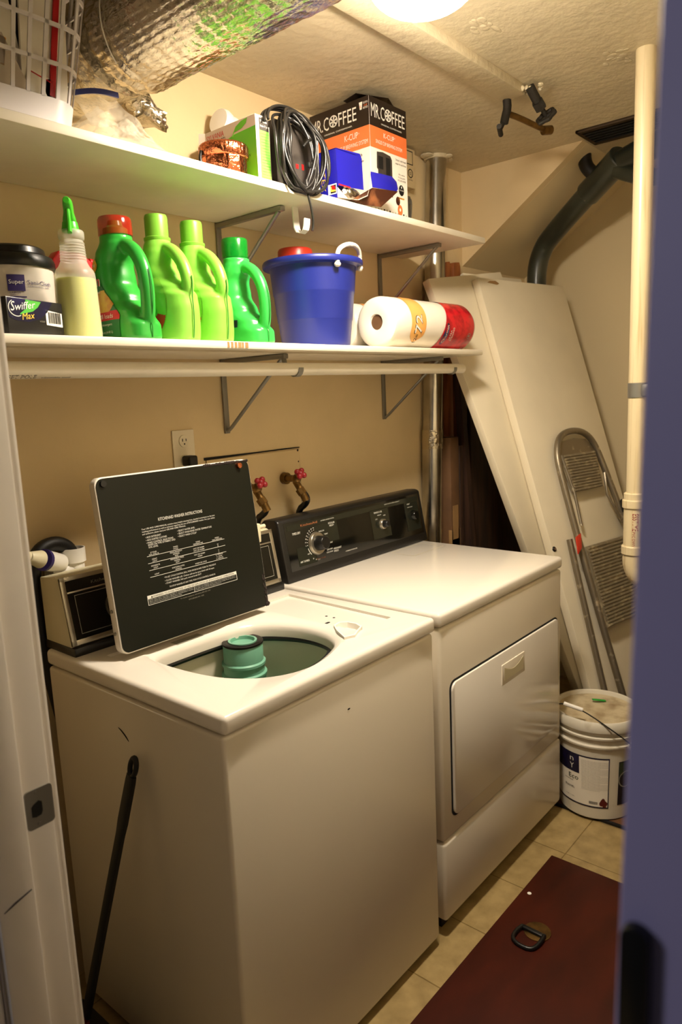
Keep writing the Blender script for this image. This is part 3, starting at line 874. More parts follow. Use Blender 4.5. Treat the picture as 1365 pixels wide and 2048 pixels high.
def bracket(x, zt, pole_hook, label):
    t = thing('shelf_bracket', label, 'bracket', (x, 0.69, zt), 'steel shelf brackets')
    q = B(); q.box((x - 0.009, 0.692, zt - 0.215), (x + 0.009, 0.6985, zt), 0.001); q.sphere((x, 0.691, zt - 0.205), 0.005, (1, 0.5, 1), 10); q.build('wall_strap', M['bracket'], t)
    q = B(); q.box((x - 0.009, 0.435, zt - 0.014), (x + 0.009, 0.695, zt - 0.001), 0.002); q.build('shelf_arm', M['bracket'], t)
    q = B(); q.tube([(x, 0.690, zt - 0.208), (x, 0.675, zt - 0.198), (x, 0.462, zt - 0.022), (x, 0.45, zt - 0.013)], 0.007, 8, flat=0.6); q.build('brace', M['bracket'], t)
    if pole_hook:
        q = B()
        cx = x - 0.004
        pts = [(x, 0.44, zt - 0.008), (x, 0.437, zt - 0.03)]
        for k in range(9):
            a = R(60 + (330 - 60) * k / 8)
            pts.append((x, 0.40 + 0.0195 * math.sin(a), 1.543 + 0.0195 * -math.cos(a) * -1 if False else 1.543 + 0.0195 * math.cos(a)))
        pts = [(x, 0.445, zt - 0.008), (x, 0.440, zt - 0.030)] + [(x, 0.40 + 0.0195 * math.cos(R(d)), 1.543 + 0.0195 * math.sin(R(d))) for d in (10, -20, -50, -80, -110, -140, -165, -190)]
        rings = []
        for p in pts:
            rings.append([V((p[0] - 0.009, p[1], p[2])), V((p[0] + 0.009, p[1], p[2])), V((p[0] + 0.009, p[1] + 0.0008, p[2] - 0.0012)), V((p[0] - 0.009, p[1] + 0.0008, p[2] - 0.0012))])
        q.loft(rings)
        q.build('pole_hook', M['bracket'], t)
    return t
bracket(0.652, 1.587, True, 'grey steel bracket under the lower shelf above the outlet')
bracket(1.428, 1.587, True, 'grey steel bracket under the lower shelf next to the metal flue')
bracket(0.670, 1.967, False, 'grey steel bracket under the upper shelf above the detergent bottles')
bracket(1.430, 1.967, False, 'grey steel bracket under the upper shelf above the toilet paper')

# ================================================================== PIPES AND DUCTS
t = thing('flue_pipe', 'galvanised round metal pipe rising in the corner behind the dryer', 'pipe', (1.70, 0.655, 1.2))
ptop, pmid, pbot = V((1.762, 0.655, ZC)), V((1.690, 0.655, 1.27)), V((1.655, 0.655, 0.55))
b = B(); b.cyl(ptop, pmid, 0.040, seg=36); b.build('upper_section', M['steel'], t)
b = B(); b.cyl(pmid + V((0.0, 0, 0.03)), pbot, 0.0415, seg=36); b.build('lower_section', M['steel'], t)
b = B(); b.cyl(pmid + V((0.001, 0, 0.045)), pmid - V((0.001, 0, 0.03)), 0.0435, seg=36); b.build('foil_tape', M['foil'], t)
b = B(); b.cyl((1.762, 0.655, ZC - 0.014), (1.762, 0.655, ZC), 0.048, seg=36)
for k in range(16):
    a = random.uniform(0, 6.28)
    b.sphere((1.76 + 0.055 * math.cos(a), min(0.655 + 0.05 * math.sin(a), 0.675), ZC - 0.006), 0.022, (random.uniform(0.6, 1.5), random.uniform(0.5, 1.0), 0.35), 10)
b.build('collar_plaster', M['ceil'], t)

t = thing('foil_duct', 'large silver foil insulated duct hung below the ceiling', 'duct', (0.25, 0.2, 2.245))
def crumple(p, amp, sc):
    n = noise.noise(V(p) * sc) + 0.5 * noise.noise(V(p) * sc * 2.3)
    return amp * n
b = B()
rings = []
for i in range(181):
    y = -0.88 + i * (0.50 + 0.88) / 180
    ring = []
    for k in range(216):
        a = 2 * math.pi * k / 216
        base = V((0.25 + 0.112 * math.cos(a), y, 2.243 + 0.112 * math.sin(a)))
        rr = 0.112 + crumple(base, 0.0022, 14) + 0.0007 * math.sin(a * 54) + 0.0007 * math.sin(y * 190 + a * 3) + (0.006 * noise.noise(base * 45) if y > 0.40 else 0)
        if y > 0.44:
            rr -= 0.02 * (y - 0.44) / 0.06
        ring.append(V((0.25 + rr * math.cos(a), y, min(2.243 + rr * math.sin(a), ZC - 0.002))))
    rings.append(ring)
b.loft(rings); b.build('duct_jacket', M['foil'], t, smooth=60)
b = B()
rings = []
for i in range(31):
    y = 0.485 + i * 0.205 / 30
    ring = []
    for k in range(48):
        a = 2 * math.pi * k / 48
        base = V((0.24 + 0.1 * math.cos(a), y, 2.24 + 0.1 * math.sin(a)))
        rr = 0.104 + crumple(base, 0.009, 22)
        ring.append(V((0.24 + rr * math.cos(a), y, min(2.243 + rr * math.sin(a), ZC - 0.003))))
    rings.append(ring)
b.loft(rings); b.build('taped_end', M['foil2'], t, smooth=60)
b = B()
rings = []
for i in range(25):
    f = i / 24
    c = V((0.340 + 0.075 * min(1, f * 1.8), 0.615 + 0.02 * f, 2.225 - 0.075 * f))
    ring = []
    for k in range(28):
        a = 2 * math.pi * k / 28
        d = V((0.036 * math.cos(a), 0.036 * math.sin(a), 0.012 * math.sin(a * 2)))
        p = c + d
        ring.append(p + d * (crumple(p, 0.40, 60) + crumple(p, 0.15, 160)))
    rings.append(ring)
b.loft(rings); b.build('foil_tail', M['foil2'], t, smooth=60)
b = B()
b.tube([(0.25 + 0.1165 * math.cos(R(d)), 0.37 + 0.0004 * (d - 150), 2.243 + 0.1165 * math.sin(R(d))) for d in range(150, 236, 8)], 0.0022, 8, flat=0.6); b.build('hanging_strap', M['white'], t)

t = thing('drain_pipe', 'dark green-black drain pipe slanting down in the stair recess', 'pipe', (2.35, 0.517, 0))
b = B(); b.tube([(2.35, 0.520, 0.0), (2.35, 0.520, 1.88), (2.35, 0.518, 1.98), (2.347, 0.495, 2.05), (2.33, 0.45, 2.10), (2.16, 0.165, 2.245)], 0.042, 24, smooth=2); b.build('pipe_run', M['abs'], t)
b = B(); b.cyl((2.20, 0.232, 2.212), (2.10, 0.065, 2.292), 0.049, seg=28, bev=0.004); b.tube([(2.14, 0.13, 2.262), (2.09, 0.02, 2.285), (2.02, -0.12, 2.29), (1.96, -0.40, 2.295), (1.95, YR + 0.002, 2.30)], 0.045, 24, smooth=2); b.build('tee_fitting', M['abs'], t)
b = B(); b.tube([(2.10, 0.08, 2.25), (2.08, -0.02, 2.20), (2.06, -0.2, 2.16), (2.05, YR + 0.002, 2.15)], 0.030, 18, smooth=1); b.build('lower_branch', M['abs'], t)
b = B(); b.tube([(2.145, 0.225, ZC - 0.001), (2.145, 0.222, 2.31), (2.15, 0.195, 2.272), (2.15, 0.15, 2.255)], 0.026, 18, smooth=2); b.build('vent_elbow', M['rubber'], t)

PX_, PY_ = 1.42, -0.236
t = thing('standpipe', 'white plastic waste pipe hanging from the ceiling near the doorway', 'pipe', (PX_, PY_, 0.9))
b = B(); b.cyl((PX_ + 0.006, PY_, ZC), (PX_, PY_, 1.13), 0.0265, seg=32); b.build('pipe_run', M['pvc'], t)
b = B(); b.cyl((PX_, PY_, 1.098), (PX_, PY_, 1.125), 0.037, seg=32, bev=0.003); b.cyl((PX_, PY_, 1.122), (PX_, PY_, 1.145), 0.033, seg=32, bev=0.003); b.build('coupling', M['pvc'], t)
b = B(); b.cyl((PX_, PY_, 0.975), (PX_, PY_, 1.10), 0.0325, seg=32); ls = b.build('lower_pipe', M['pvc'], t)
b = B()
def pv(u, v):
    a = R(203) + (v - 0.010) / 0.033
    return V((PX_ + 0.0329 * math.cos(a), PY_ + 0.0329 * math.sin(a), 1.085 - u))
b.text('ESSTIME', pv, 0.052, 0.018)
b.text('PVC DWV', lambda u, v: pv(u + 0.055, v), 0.045, 0.009)
b.build('red_print', M['redp'], ls, smooth=0)['label'] = 'red printed pipe lettering'
b = B(); b.cyl((PX_, PY_, 0.957), (PX_, PY_, 0.985), 0.0375, seg=32, bev=0.003); b.build('collar', M['pvc'], t)
b = B(); b.tube([(PX_, PY_, 0.96), (PX_, PY_, 0.925), (PX_ + 0.003, PY_ - 0.012, 0.895), (PX_ + 0.006, PY_ - 0.04, 0.880), (PX_ + 0.01, PY_ - 0.10, 0.890), (PX_ + 0.01, PY_ - 0.14, 0.935), (PX_ + 0.01, PY_ - 0.19, 0.960), (PX_ + 0.01, PY_ - 0.30, 0.965), (PX_ + 0.01, YR + 0.002, 0.97)], 0.0335, 24, smooth=2); b.build('trap_bend', M['pvc'], t)
b = B(); b.cyl((PX_ + 0.001, PY_, 1.425), (PX_ + 0.001, PY_, 1.467), 0.0285, seg=32); b.box((PX_ - 0.03, PY_ - 0.04, 1.43), (PX_ + 0.03, PY_ - 0.02, 1.462), 0.003); b.build('pipe_clamp', M['bracket'], t)

# ceiling valves
t = thing('ceiling_valve', 'old dark shutoff valve with T handle at the beam end', 'valve', (1.40, 0.175, 2.33), 'shutoff valves on the ceiling')
b = B(); b.tube([(1.395, 0.165, 2.34), (1.41, 0.17, 2.315), (1.425, 0.185, 2.30), (1.435, 0.195, 2.285)], 0.013, 12, smooth=1); b.build('valve_body', M['iron'], t)
b = B(); b.cyl((1.43, 0.193, 2.288), (1.412, 0.197, 2.262), 0.007); b.cyl((1.385, 0.186, 2.262), (1.445, 0.212, 2.258), 0.008, seg=12); b.build('t_handle', M['iron'], t)
b = B(); b.tube([(1.43, 0.185, 2.31), (1.48, 0.168, 2.305), (1.54, 0.15, 2.295), (1.60, 0.13, 2.285)], 0.009, 12, smooth=1); b.cyl((1.585, 0.135, 2.283), (1.615, 0.122, 2.288), 0.014, seg=14); b.build('side_pipe', M['brass'], t)
t = thing('ceiling_valve', 'old dark shutoff valve with round wheel handle beside the beam end', 'valve', (1.39, 0.085, 2.335), 'shutoff valves on the ceiling')
b = B(); b.cyl((1.385, 0.085, 2.345), (1.435, 0.075, 2.300), 0.014, seg=14); b.cyl((1.42, 0.078, 2.312), (1.44, 0.074, 2.296), 0.018, seg=6); b.build('valve_body', M['iron'], t)
b = B(); vc, vd = V((1.462, 0.068, 2.278)), V((0.75, -0.15, -0.65)).normalized()
e1 = vd.orthogonal().normalized(); e2 = vd.cross(e1)
b.tube([vc + (e1 * math.cos(k * math.pi / 12) + e2 * math.sin(k * math.pi / 12)) * (0.026 + 0.003 * math.cos(k * math.pi / 12 * 6)) for k in range(24)], 0.0065, 8, closed=True)
for k in range(3):
    d = e1 * math.cos(k * 2.094) + e2 * math.sin(k * 2.094)
    b.cyl(vc - d * 0.004, vc + d * 0.026, 0.005, seg=8)
b.cyl(vc - vd * 0.03, vc + vd * 0.006, 0.007, seg=10); b.build('wheel_handle', M['iron'], t)
# ceiling grille
t = thing('ceiling_grille', 'brown metal return-air grille in the ceiling over the stair recess', 'vent', (1.99, 0.03, ZC))
b = B()
for (x0, y0, x1, y1) in ((1.90, -0.16, 2.085, -0.145), (1.90, 0.145, 2.085, 0.16), (1.90, -0.16, 1.922, 0.16), (2.063, -0.16, 2.085, 0.16)):
    b.box((x0, y0, ZC - 0.010), (x1, y1, ZC), 0.003)
b.build('frame', M['grille'], t)
b = B(); b.box((1.92, -0.146, ZC - 0.003), (2.065, 0.146, ZC - 0.0005)); b.build('dark_opening', M['void'], t)
for k in range(5):
    b = B(); x = 1.94 + k * 0.027
    b.box((x, -0.146, ZC - 0.009), (x + 0.012, 0.146, ZC - 0.007), mtx=None); b.build('slat', M['void'], t)

# ================================================================== WALL FITTINGS
t = thing('wall_outlet', 'ivory electrical outlet plate on the wall behind the washer lid', 'outlet', (0.489, 0.7, 1.337))
b = B(); b.box((0.453, 0.6945, 1.275), (0.528, 0.6995, 1.393), 0.003); b.build('cover_plate', M['outlet'], t)
for z in (1.362, 1.308):
    b = B(); b.lathe([(0.017, 0), (0.017, 0.0025), (0.0165, 0.003), (0.0001, 0.003)], seg=28, mtx=Matrix.Translation((0.490, 0.6945, z)) @ Matrix.Rotation(R(90), 4, 'X')); rc = b.build('socket', M['outlet'], t)
    for dx, hh in ((-0.006, 0.004), (0.006, 0.0035)):
        b = B(); b.box((0.490 + dx - 0.001, 0.6908, z + 0.003 - hh), (0.490 + dx + 0.001, 0.6916, z + 0.003 + hh)); b.build('slot', M['void'], rc)
    b = B(); b.cyl((0.490, 0.6908, z - 0.008), (0.490, 0.6916, z - 0.008), 0.0022, seg=12); b.build('ground_hole', M['void'], rc)
t = thing('power_plug', 'black plug with its cord in the lower socket of the outlet', 'plug', (0.49, 0.69, 1.308))
b = B(); b.box((0.475, 0.655, 1.292), (0.506, 0.691, 1.322), 0.006, 3); b.build('plug_body', M['rubber'], t)
b = B(); b.tube([(0.49, 0.662, 1.30), (0.49, 0.655, 1.26), (0.50, 0.67, 1.15), (0.50, 0.675, 0.95), (0.50, 0.675, 0.7)], 0.005, 8, smooth=2); b.build('cord', M['rubber'], t)

t = thing('access_panel', 'cut-out cream wall panel around the two water taps', 'panel', (0.76, 0.7, 1.08))
b = B(); b.prism([(0.0, 0.0), (0.385, 0.004), (0.388, 0.222), (0.0, 0.222)], (0.566, 0.6985, 1.078), (1, 0, 0), (0, 0, 1), 0.005, 0.001); b.build('board', M['wall'], t)
b = B()
b.prism([(0, 0.0), (0.20, 0.003), (0.36, 0.004), (0.40, 0.004), (0.40, 0.007), (0.34, 0.008), (0.2, 0.007), (0, 0.008)], (0.560, 0.6995, 1.300), (1, 0, 0), (0, 0, 1), 0.002)
b.build('dark_gap', M['void'], t)
b = B()
b.prism([(0, 0), (0.002, 0), (0.0025, 0.22), (0, 0.22)], (0.955, 0.6995, 1.08), (1, 0, 0), (0, 0, 1), 0.002)
b.build('dark_gap', M['void'], t)
for (x, z, s_) in ((0.945, 1.297, 0.004), (0.946, 1.26, 0.003), (0.945, 1.085, 0.004), (0.89, 1.083, 0.006)):
    b = B(); b.sphere((x, 0.6928, z), s_, (1, 0.4, 1), 8); b.build('screw', M['rust'], t)

def tap(x, z, label, hose_pts):
    t = thing('water_tap', label, 'tap', (x, 0.69, z), 'brass hose taps behind the machines')
    q = B(); q.cyl((x + 0.012, 0.693, z), (x + 0.010, 0.675, z), 0.019, seg=20, bev=0.002); q.cyl((x + 0.010, 0.68, z), (x, 0.625, z + 0.003), 0.011); q.sphere((x, 0.625, z + 0.002), 0.0155, seg=14)
    q.cyl((x, 0.63, z - 0.005), (x + 0.006, 0.612, z - 0.036), 0.011); q.cyl((x + 0.004, 0.618, z - 0.03), (x + 0.008, 0.608, z - 0.046), 0.0155, seg=8); q.cyl((x, 0.622, z + 0.005), (x - 0.004, 0.606, z + 0.018), 0.008)
    q.build('tap_body', M['brass'], t)
    q = B()
    hc = V((x - 0.004, 0.602, z + 0.020)); ax = V((-0.2, -0.8, 0.55)).normalized(); f1 = ax.orthogonal().normalized(); f2 = ax.cross(f1)
    for k in range(4):
        d = f1 * math.cos(k * 1.571) + f2 * math.sin(k * 1.571)
        q.sphere(hc + d * 0.012, 0.0095, (1, 1, 1), 12)
    q.sphere(hc, 0.011, seg=12)
    q.build('handle', M['redp'], t)
    q = B(); q.tube([(x + 0.006, 0.612, z - 0.036)] + hose_pts, 0.0105, 14, smooth=2); q.build('hose', M['rubber'], t)
    q = B(); q.cyl((x + 0.0065, 0.610, z - 0.04), (x + 0.013, 0.600, z - 0.068), 0.0118, seg=14); q.build('hose_ferrule', M['brass'], t)
    return t
tap(0.692, 1.205, 'brass water tap with red handle close to the washer lid', [(0.706, 0.605, 1.150), (0.716, 0.622, 1.128), (0.720, 0.668, 1.105), (0.715, 0.676, 1.0), (0.71, 0.676, 0.75)])
tap(0.862, 1.213, 'brass water tap with red handle standing out above the dryer console', [(0.884, 0.603, 1.155), (0.897, 0.620, 1.132), (0.905, 0.668, 1.105), (0.908, 0.676, 1.0), (0.90, 0.676, 0.8)])

t = thing('drain_hose', 'black drain hose arching into white pipe fittings left of the washer console', 'hose', (0.03, 0.668, 0.9))
b = B(); b.tube([(0.06, 0.675, 0.62), (0.03, 0.672, 0.80), (0.012, 0.670, 0.95), (0.006, 0.670, 1.06), (0.016, 0.671, 1.12), (0.036, 0.672, 1.145), (0.070, 0.674, 1.152), (0.100, 0.674, 1.140), (0.113, 0.673, 1.115)], 0.0175, 16, smooth=2); b.build('hose_run', M['rubber'], t)
t = thing('drain_fitting', 'white plastic pipe elbow set with a cup opening at the left wall', 'pipe fitting', (0.11, 0.67, 1.07))
b = B(); b.lathe([(0.024, 0.0), (0.024, 0.016), (0.0285, 0.018), (0.0285, 0.052), (0.0255, 0.052), (0.024, 0.03), (0.001, 0.028)], (0.115, 0.671, 1.080), 28)
b.build('cup', M['white'], t)
b = B(); b.tube([(0.115, 0.671, 1.085), (0.09, 0.674, 1.078), (0.05, 0.674, 1.085)], 0.022, 16, smooth=1); b.build('elbow', M['white'], t)
pA, pB = V((0.080, 0.670, 1.100)), V((-0.016, 0.626, 1.140))
b = B(); b.cyl(pA, pA * 0.45 + pB * 0.55, 0.023, 0.0245, 24, 0.002); b.build('side_cup', M['white'], t)
b = B(); b.cyl(pA * 0.5 + pB * 0.5, pA * 0.42 + pB * 0.58, 0.0255, seg=24); b.build('purple_ring', M['purple'], t)
b = B(); b.cyl(pA * 0.35 + pB * 0.65, pB, 0.021, 0.013, 24, 0.002); b.cyl(pB, pB + V((-0.04, 0.0, 0.02)), 0.012, seg=16); b.build('reducer', M['beige'], t)

t = thing('wall_box', 'cream metal electrical box on the wall right of the coffee maker box', 'electrical box', (1.55, 0.68, 2.22))
b = B(); b.box((1.40, 0.655, 2.215), (1.617, 0.698, 2.352), 0.004); b.build('case', M['wall'], t)
b = B()
WF = plane((1.40, 0.655, 2.215), (1, 0, 0), (0, 0, 1))
for (u0, v0, u1, v1) in ((0.16, 0.080, 0.200, 0.083), (0.197, 0.080, 0.200, 0.128), (0.16, 0.125, 0.200, 0.128)):
    rect(WF, u0, v0, u1, v1, b)
for k in range(24):
    a0, a1 = R(15 * k), R(15 * k + 13)
    r0, r1 = 0.012, 0.016
    b.quad(WF(0.183 + r0 * math.cos(a0), 0.05 + r0 * math.sin(a0)), WF(0.183 + r1 * math.cos(a0), 0.05 + r1 * math.sin(a0)), WF(0.183 + r1 * math.cos(a1), 0.05 + r1 * math.sin(a1)), WF(0.183 + r0 * math.cos(a1), 0.05 + r0 * math.sin(a1)))
b.text('CE', lambda u, v: WF(0.175 + u, 0.045 + v), 0.015, 0.011)
b.text('LISTED', lambda u, v: WF(0.170 + u, 0.025 + v), 0.026, 0.005)
b.build('black_mark', M['inkblack'], t, smooth=0)
b = B(); b.box((1.612, 0.690, 2.115), (1.632, 0.698, 2.20), 0.002); b.cyl((1.622, 0.690, 2.175), (1.622, 0.684, 2.175), 0.006); b.tube([(1.618, 0.686, 2.17), (1.622, 0.684, 2.192), (1.632, 0.685, 2.175), (1.626, 0.686, 2.13), (1.622, 0.687, 2.10)], 0.0022, 8, smooth=2)
solo(b, 'wall_clip', M['bracket'], 'small grey metal clip on the wall below the electrical box', 'clip', (1.622, 0.695, 2.12))

# ================================================================== LOWER SHELF: DETERGENT BOTTLES AND FRIENDS
ZL = 1.605

def interp(tab, z):
    for (z0, *a), (z1, *c) in zip(tab[:-1], tab[1:]):
        if z <= z1:
            f = (z - z0) / (z1 - z0)
            f = f * f * (3 - 2 * f)
            return [p * (1 - f) + q * f for p, q in zip(a, c)]
    return list(tab[-1][1:])

def bottle_body(tab, handle, hr, x, yf, m, t, seam_m, nring=48, hz=None):
    """tab rows: z, u0 (front), u1 (back), thickness, squareness; u runs from the shelf front to the wall"""
    zmax = tab[-1][0]
    q = B()
    rings = []
    nz = 64
    def ring(z):
        u0, u1, T, n = interp(tab, z)
        uc, a = (u0 + u1) / 2, (u1 - u0) / 2
        out = []
        for k in range(nring):
            th = 2 * math.pi * k / nring
            c, s_ = math.cos(th), math.sin(th)
            out.append(V((x + T / 2 * math.copysign(abs(c) ** (2 / n), c), yf + uc + a * math.copysign(abs(s_) ** (2 / n), s_), ZL + z)))
        return out
    r0 = ring(0.004)
    cen = sum(r0, V()) / len(r0)
    rings.append([cen + (p - cen) * 0.93 - V((0, 0, 0.004)) for p in r0])
    for i in range(nz + 1):
        rings.append(ring(0.004 + (zmax - 0.004) * i / nz))
    q.loft(rings)
    q.tube([(x, yf + u, ZL + z) for u, z in handle], hr, 14, smooth=2, flat=1.0)
    o = q.build('bottle_body', m, t)
    bake(o, [('REMESH', dict(mode='VOXEL', voxel_size=0.0028)), ('SMOOTH', dict(factor=0.5, iterations=7))])
    if not o.data.materials:
        o.data.materials.append(m)
    o.data.shade_smooth()
    # moulding seam down the narrow front
    q = B()
    sp_ = [(u, z) for u, z in seam_m]
    q.tube([(x, yf + u - 0.0005, ZL + z) for u, z in sp_], 0.0011, 6, smooth=2)
    q.build('mould_seam', M['seam'], t)
    return o

def side_patch(tab, x, yf, inside, eps=0.0016, step=0.0016, zr=(0.0, 0.2), ur=(0.0, 0.17)):
    """a label skin lying on the left (-x) flank"""
    q = bmesh.new()
    vs = {}
    def P(u, z):
        u0, u1, T, n = interp(tab, z)
        uc, a = (u0 + u1) / 2, (u1 - u0) / 2
        w = min(abs((u - uc) / a), 0.999)
        return V((x - T / 2 * (1 - w ** n) ** (1 / n) - eps, yf + u, ZL + z))
    nu, nz = int((ur[1] - ur[0]) / step), int((zr[1] - zr[0]) / step)
    def gv(i, j):
        if (i, j) not in vs:
            vs[(i, j)] = q.verts.new(P(ur[0] + i * step, zr[0] + j * step))
        return vs[(i, j)]
    for i in range(nu):
        for j in range(nz):
            if inside(ur[0] + (i + 0.5) * step, zr[0] + (j + 0.5) * step):
                q.faces.new((gv(i, j), gv(i, j + 1), gv(i + 1, j + 1), gv(i + 1, j)))
    bb = B()
    bb._add(q)
    return bb, P

G1 = [(0.0, 0.002, 0.170, 0.090, 3.2), (0.03, 0.004, 0.172, 0.092, 3.2), (0.055, 0.022, 0.172, 0.092, 2.8), (0.09, 0.055, 0.172, 0.090, 2.5), (0.13, 0.078, 0.170, 0.086, 2.4), (0.165, 0.082, 0.166, 0.082, 2.3),
      (0.19, 0.072, 0.156, 0.080, 2.2), (0.207, 0.068, 0.144, 0.074, 2.0), (0.212, 0.071, 0.141, 0.069, 2.0), (0.226, 0.071, 0.141, 0.069, 2.0)]
H1 = [(0.022, 0.030), (0.012, 0.050), (0.008, 0.080), (0.008, 0.115), (0.016, 0.150), (0.034, 0.180), (0.058, 0.198), (0.085, 0.204)]
SE1 = [(0.002, 0.004), (0.0, 0.03), (0.006, 0.038), (-0.004, 0.055), (-0.009, 0.08), (-0.009, 0.115), (-0.002, 0.145)]
def round_rect_in(u, z, u0, z0, u1, z1, r):
    du = max(u0 + r - u, 0, u - (u1 - r)); dz = max(z0 + r - z, 0, z - (z1 - r))
    return du * du + dz * dz <= r * r and u0 <= u <= u1 and z0 <= z <= z1

t = thing('detergent_bottle', 'green handled detergent bottle with a see-through red cap', 'detergent bottle', (0.180, 0.45, ZL), 'green detergent bottles on the lower shelf')
bottle_body(G1, H1, 0.0155, 0.180, 0.362, M['gain1'], t, SE1)
gx, gy = 0.180, 0.362
b = B(); b.lathe([(0.034, 0.225), (0.0362, 0.226), (0.0362, 0.242), (0.0355, 0.258), (0.033, 0.263), (0.001, 0.264)], (gx, gy + 0.106, ZL), 40); b.build('cap', M['rcap'], t)
b = B(); b.lathe([(0.026, 0.224), (0.026, 0.240), (0.017, 0.246), (0.015, 0.256), (0.001, 0.256)], (gx, gy + 0.106, ZL), 24); b.build('pour_spout', M['gain1'], t)
def lab1(u, z):
    edge = 0.052 + max(0, 0.9 * (z - 0.055)) if z > 0.04 else 0.052
    return z < 0.175 and u > edge and u < 0.158 and not (z < 0.02 and u < 0.07 and (0.07 - u) ** 2 + (0.02 - z) ** 2 > 0.02 ** 2) and z > 0.006
bb, P1 = side_patch(G1, gx, gy, lab1, zr=(0.0, 0.19)); lb = bb.build('front_label', M['labgreen'], t, smooth=60)
bb, _ = side_patch(G1, gx, gy, lambda u, z: lab1(u, z) and 0.045 < z < 0.064, 0.0020, zr=(0.0, 0.1)); bb.build('red_band', M['labred'], lb, smooth=60)
bb, _ = side_patch(G1, gx, gy, lambda u, z: ((u - 0.105) / 0.034) ** 2 + ((z - 0.083) / 0.026) ** 2 < 1 and z > 0.062 and lab1(u, z), 0.0022, zr=(0.0, 0.14)); bb.build('fruit_picture', M['labyel'], lb, smooth=60)
bb, _ = side_patch(G1, gx, gy, lambda u, z: ((u - 0.140) / 0.018) ** 2 + ((z - 0.163) / 0.016) ** 2 < 1, 0.0022, zr=(0.13, 0.185)); bb.build('yellow_badge', M['labyel'], lb, smooth=60)
b = B(); b.text('Gain', lambda u, v: P1(0.168 - u, 0.118 + v) + V((-0.0014, 0, 0)), 0.056, 0.026); b.build('white_outline', M['white'], lb, smooth=0)
b = B(); b.text('Gain', lambda u, v: P1(0.166 - u, 0.1195 + v) + V((-0.0022, 0, 0)), 0.052, 0.0235); b.build('brand_lettering', M['labred'], lb, smooth=0)
b = B()
b.text('50% MORE', lambda u, v: P1(0.156 - u, 0.160 + v) + V((-0.0022, 0, 0)), 0.030, 0.006)
b.text('island fresh', lambda u, v: P1(0.150 - u, 0.103 + v) + V((-0.0026, 0, 0)), 0.040, 0.006)
b.text('128 loads', lambda u, v: P1(0.125 - u, 0.049 + v) + V((-0.0016, 0, 0)), 0.055, 0.010)
b.text('laundry detergent', lambda u, v: P1(0.145 - u, 0.034 + v) + V((-0.0012, 0, 0)), 0.07, 0.005)
b.text('net 150 fl oz (4.43 L)', lambda u, v: P1(0.145 - u, 0.018 + v) + V((-0.0012, 0, 0)), 0.07, 0.005)
b.build('small_print', M['ink'], lb, smooth=0)

G2 = [(0.0, 0.006, 0.165, 0.090, 2.8), (0.03, 0.002, 0.170, 0.095, 2.6), (0.07, 0.000, 0.172, 0.097, 2.4), (0.100, 0.004, 0.172, 0.096, 2.4), (0.118, 0.018, 0.172, 0.094, 2.3), (0.145, 0.052, 0.170, 0.088, 2.2), (0.175, 0.070, 0.160, 0.080, 2.1),
      (0.200, 0.072, 0.148, 0.072, 2.0), (0.215, 0.076, 0.142, 0.066, 2.0), (0.232, 0.080, 0.138, 0.056, 2.0)]
H2 = [(0.022, 0.095), (0.010, 0.118), (0.011, 0.140), (0.022, 0.168), (0.040, 0.190), (0.062, 0.206), (0.085, 0.210)]
SE2 = [(0.004, 0.006), (-0.001, 0.03), (-0.003, 0.07), (-0.001, 0.095), (-0.003, 0.112), (-0.005, 0.125), (-0.004, 0.140)]
def light_bottle(x, label, with_label):
    t = thing('detergent_bottle', label, 'detergent bottle', (x, 0.45, ZL), 'green detergent bottles on the lower shelf')
    yf = 0.364
    bottle_body(G2, H2, 0.0145, x, yf, M['gain2'], t, SE2)
    q = B(); q.lathe([(0.0285, 0.228), (0.0300, 0.232), (0.0300, 0.236), (0.0262, 0.238), (0.0262, 0.279), (0.0250, 0.284), (0.024, 0.286), (0.018, 0.286), (0.016, 0.282), (0.001, 0.282)], (x, yf + 0.109, ZL), 36, fn=lambda a, z: 1 + 0.008 * math.cos(a * 30) if z > 0.239 else 1); q.build('cap', M['gcap'], t)
    ins = lambda u, z: ((u - 0.098) / 0.062) ** 2 + ((z - 0.078) / 0.070) ** 2 < 1
    bb, PP = side_patch(G2, x, yf, ins, zr=(0.0, 0.16)); lb = bb.build('front_label', M['gcap'], t, smooth=60)
    bb, _ = side_patch(G2, x, yf, lambda u, z: ins(u, z) and z < 0.072 + 0.25 * (u - 0.1), 0.0020, zr=(0.0, 0.1)); bb.build('red_field', M['labred'], lb, smooth=60)
    q = B(); q.text('Gain', lambda u, v: PP(0.150 - u, 0.094 + v) + V((-0.0014, 0, 0)), 0.085, 0.028); q.build('white_outline', M['white'], lb, smooth=0)
    q = B(); q.text('Gain', lambda u, v: PP(0.148 - u, 0.0955 + v) + V((-0.0022, 0, 0)), 0.081, 0.0255); q.build('brand_lettering', M['labred'], lb, smooth=0)
    bb, _ = side_patch(G2, x, yf, lambda u, z: (u - 0.072) ** 2 + (z - 0.066) ** 2 < 0.010 ** 2, 0.0024, zr=(0.04, 0.1)); bb.build('round_badge', M['swgreen'], lb, smooth=60)
light_bottle(0.292, 'light green detergent bottle with a red label, just right of the red-capped one', True)
light_bottle(0.392, 'light green detergent bottle between two other bottles, third from the spray bottle', False)

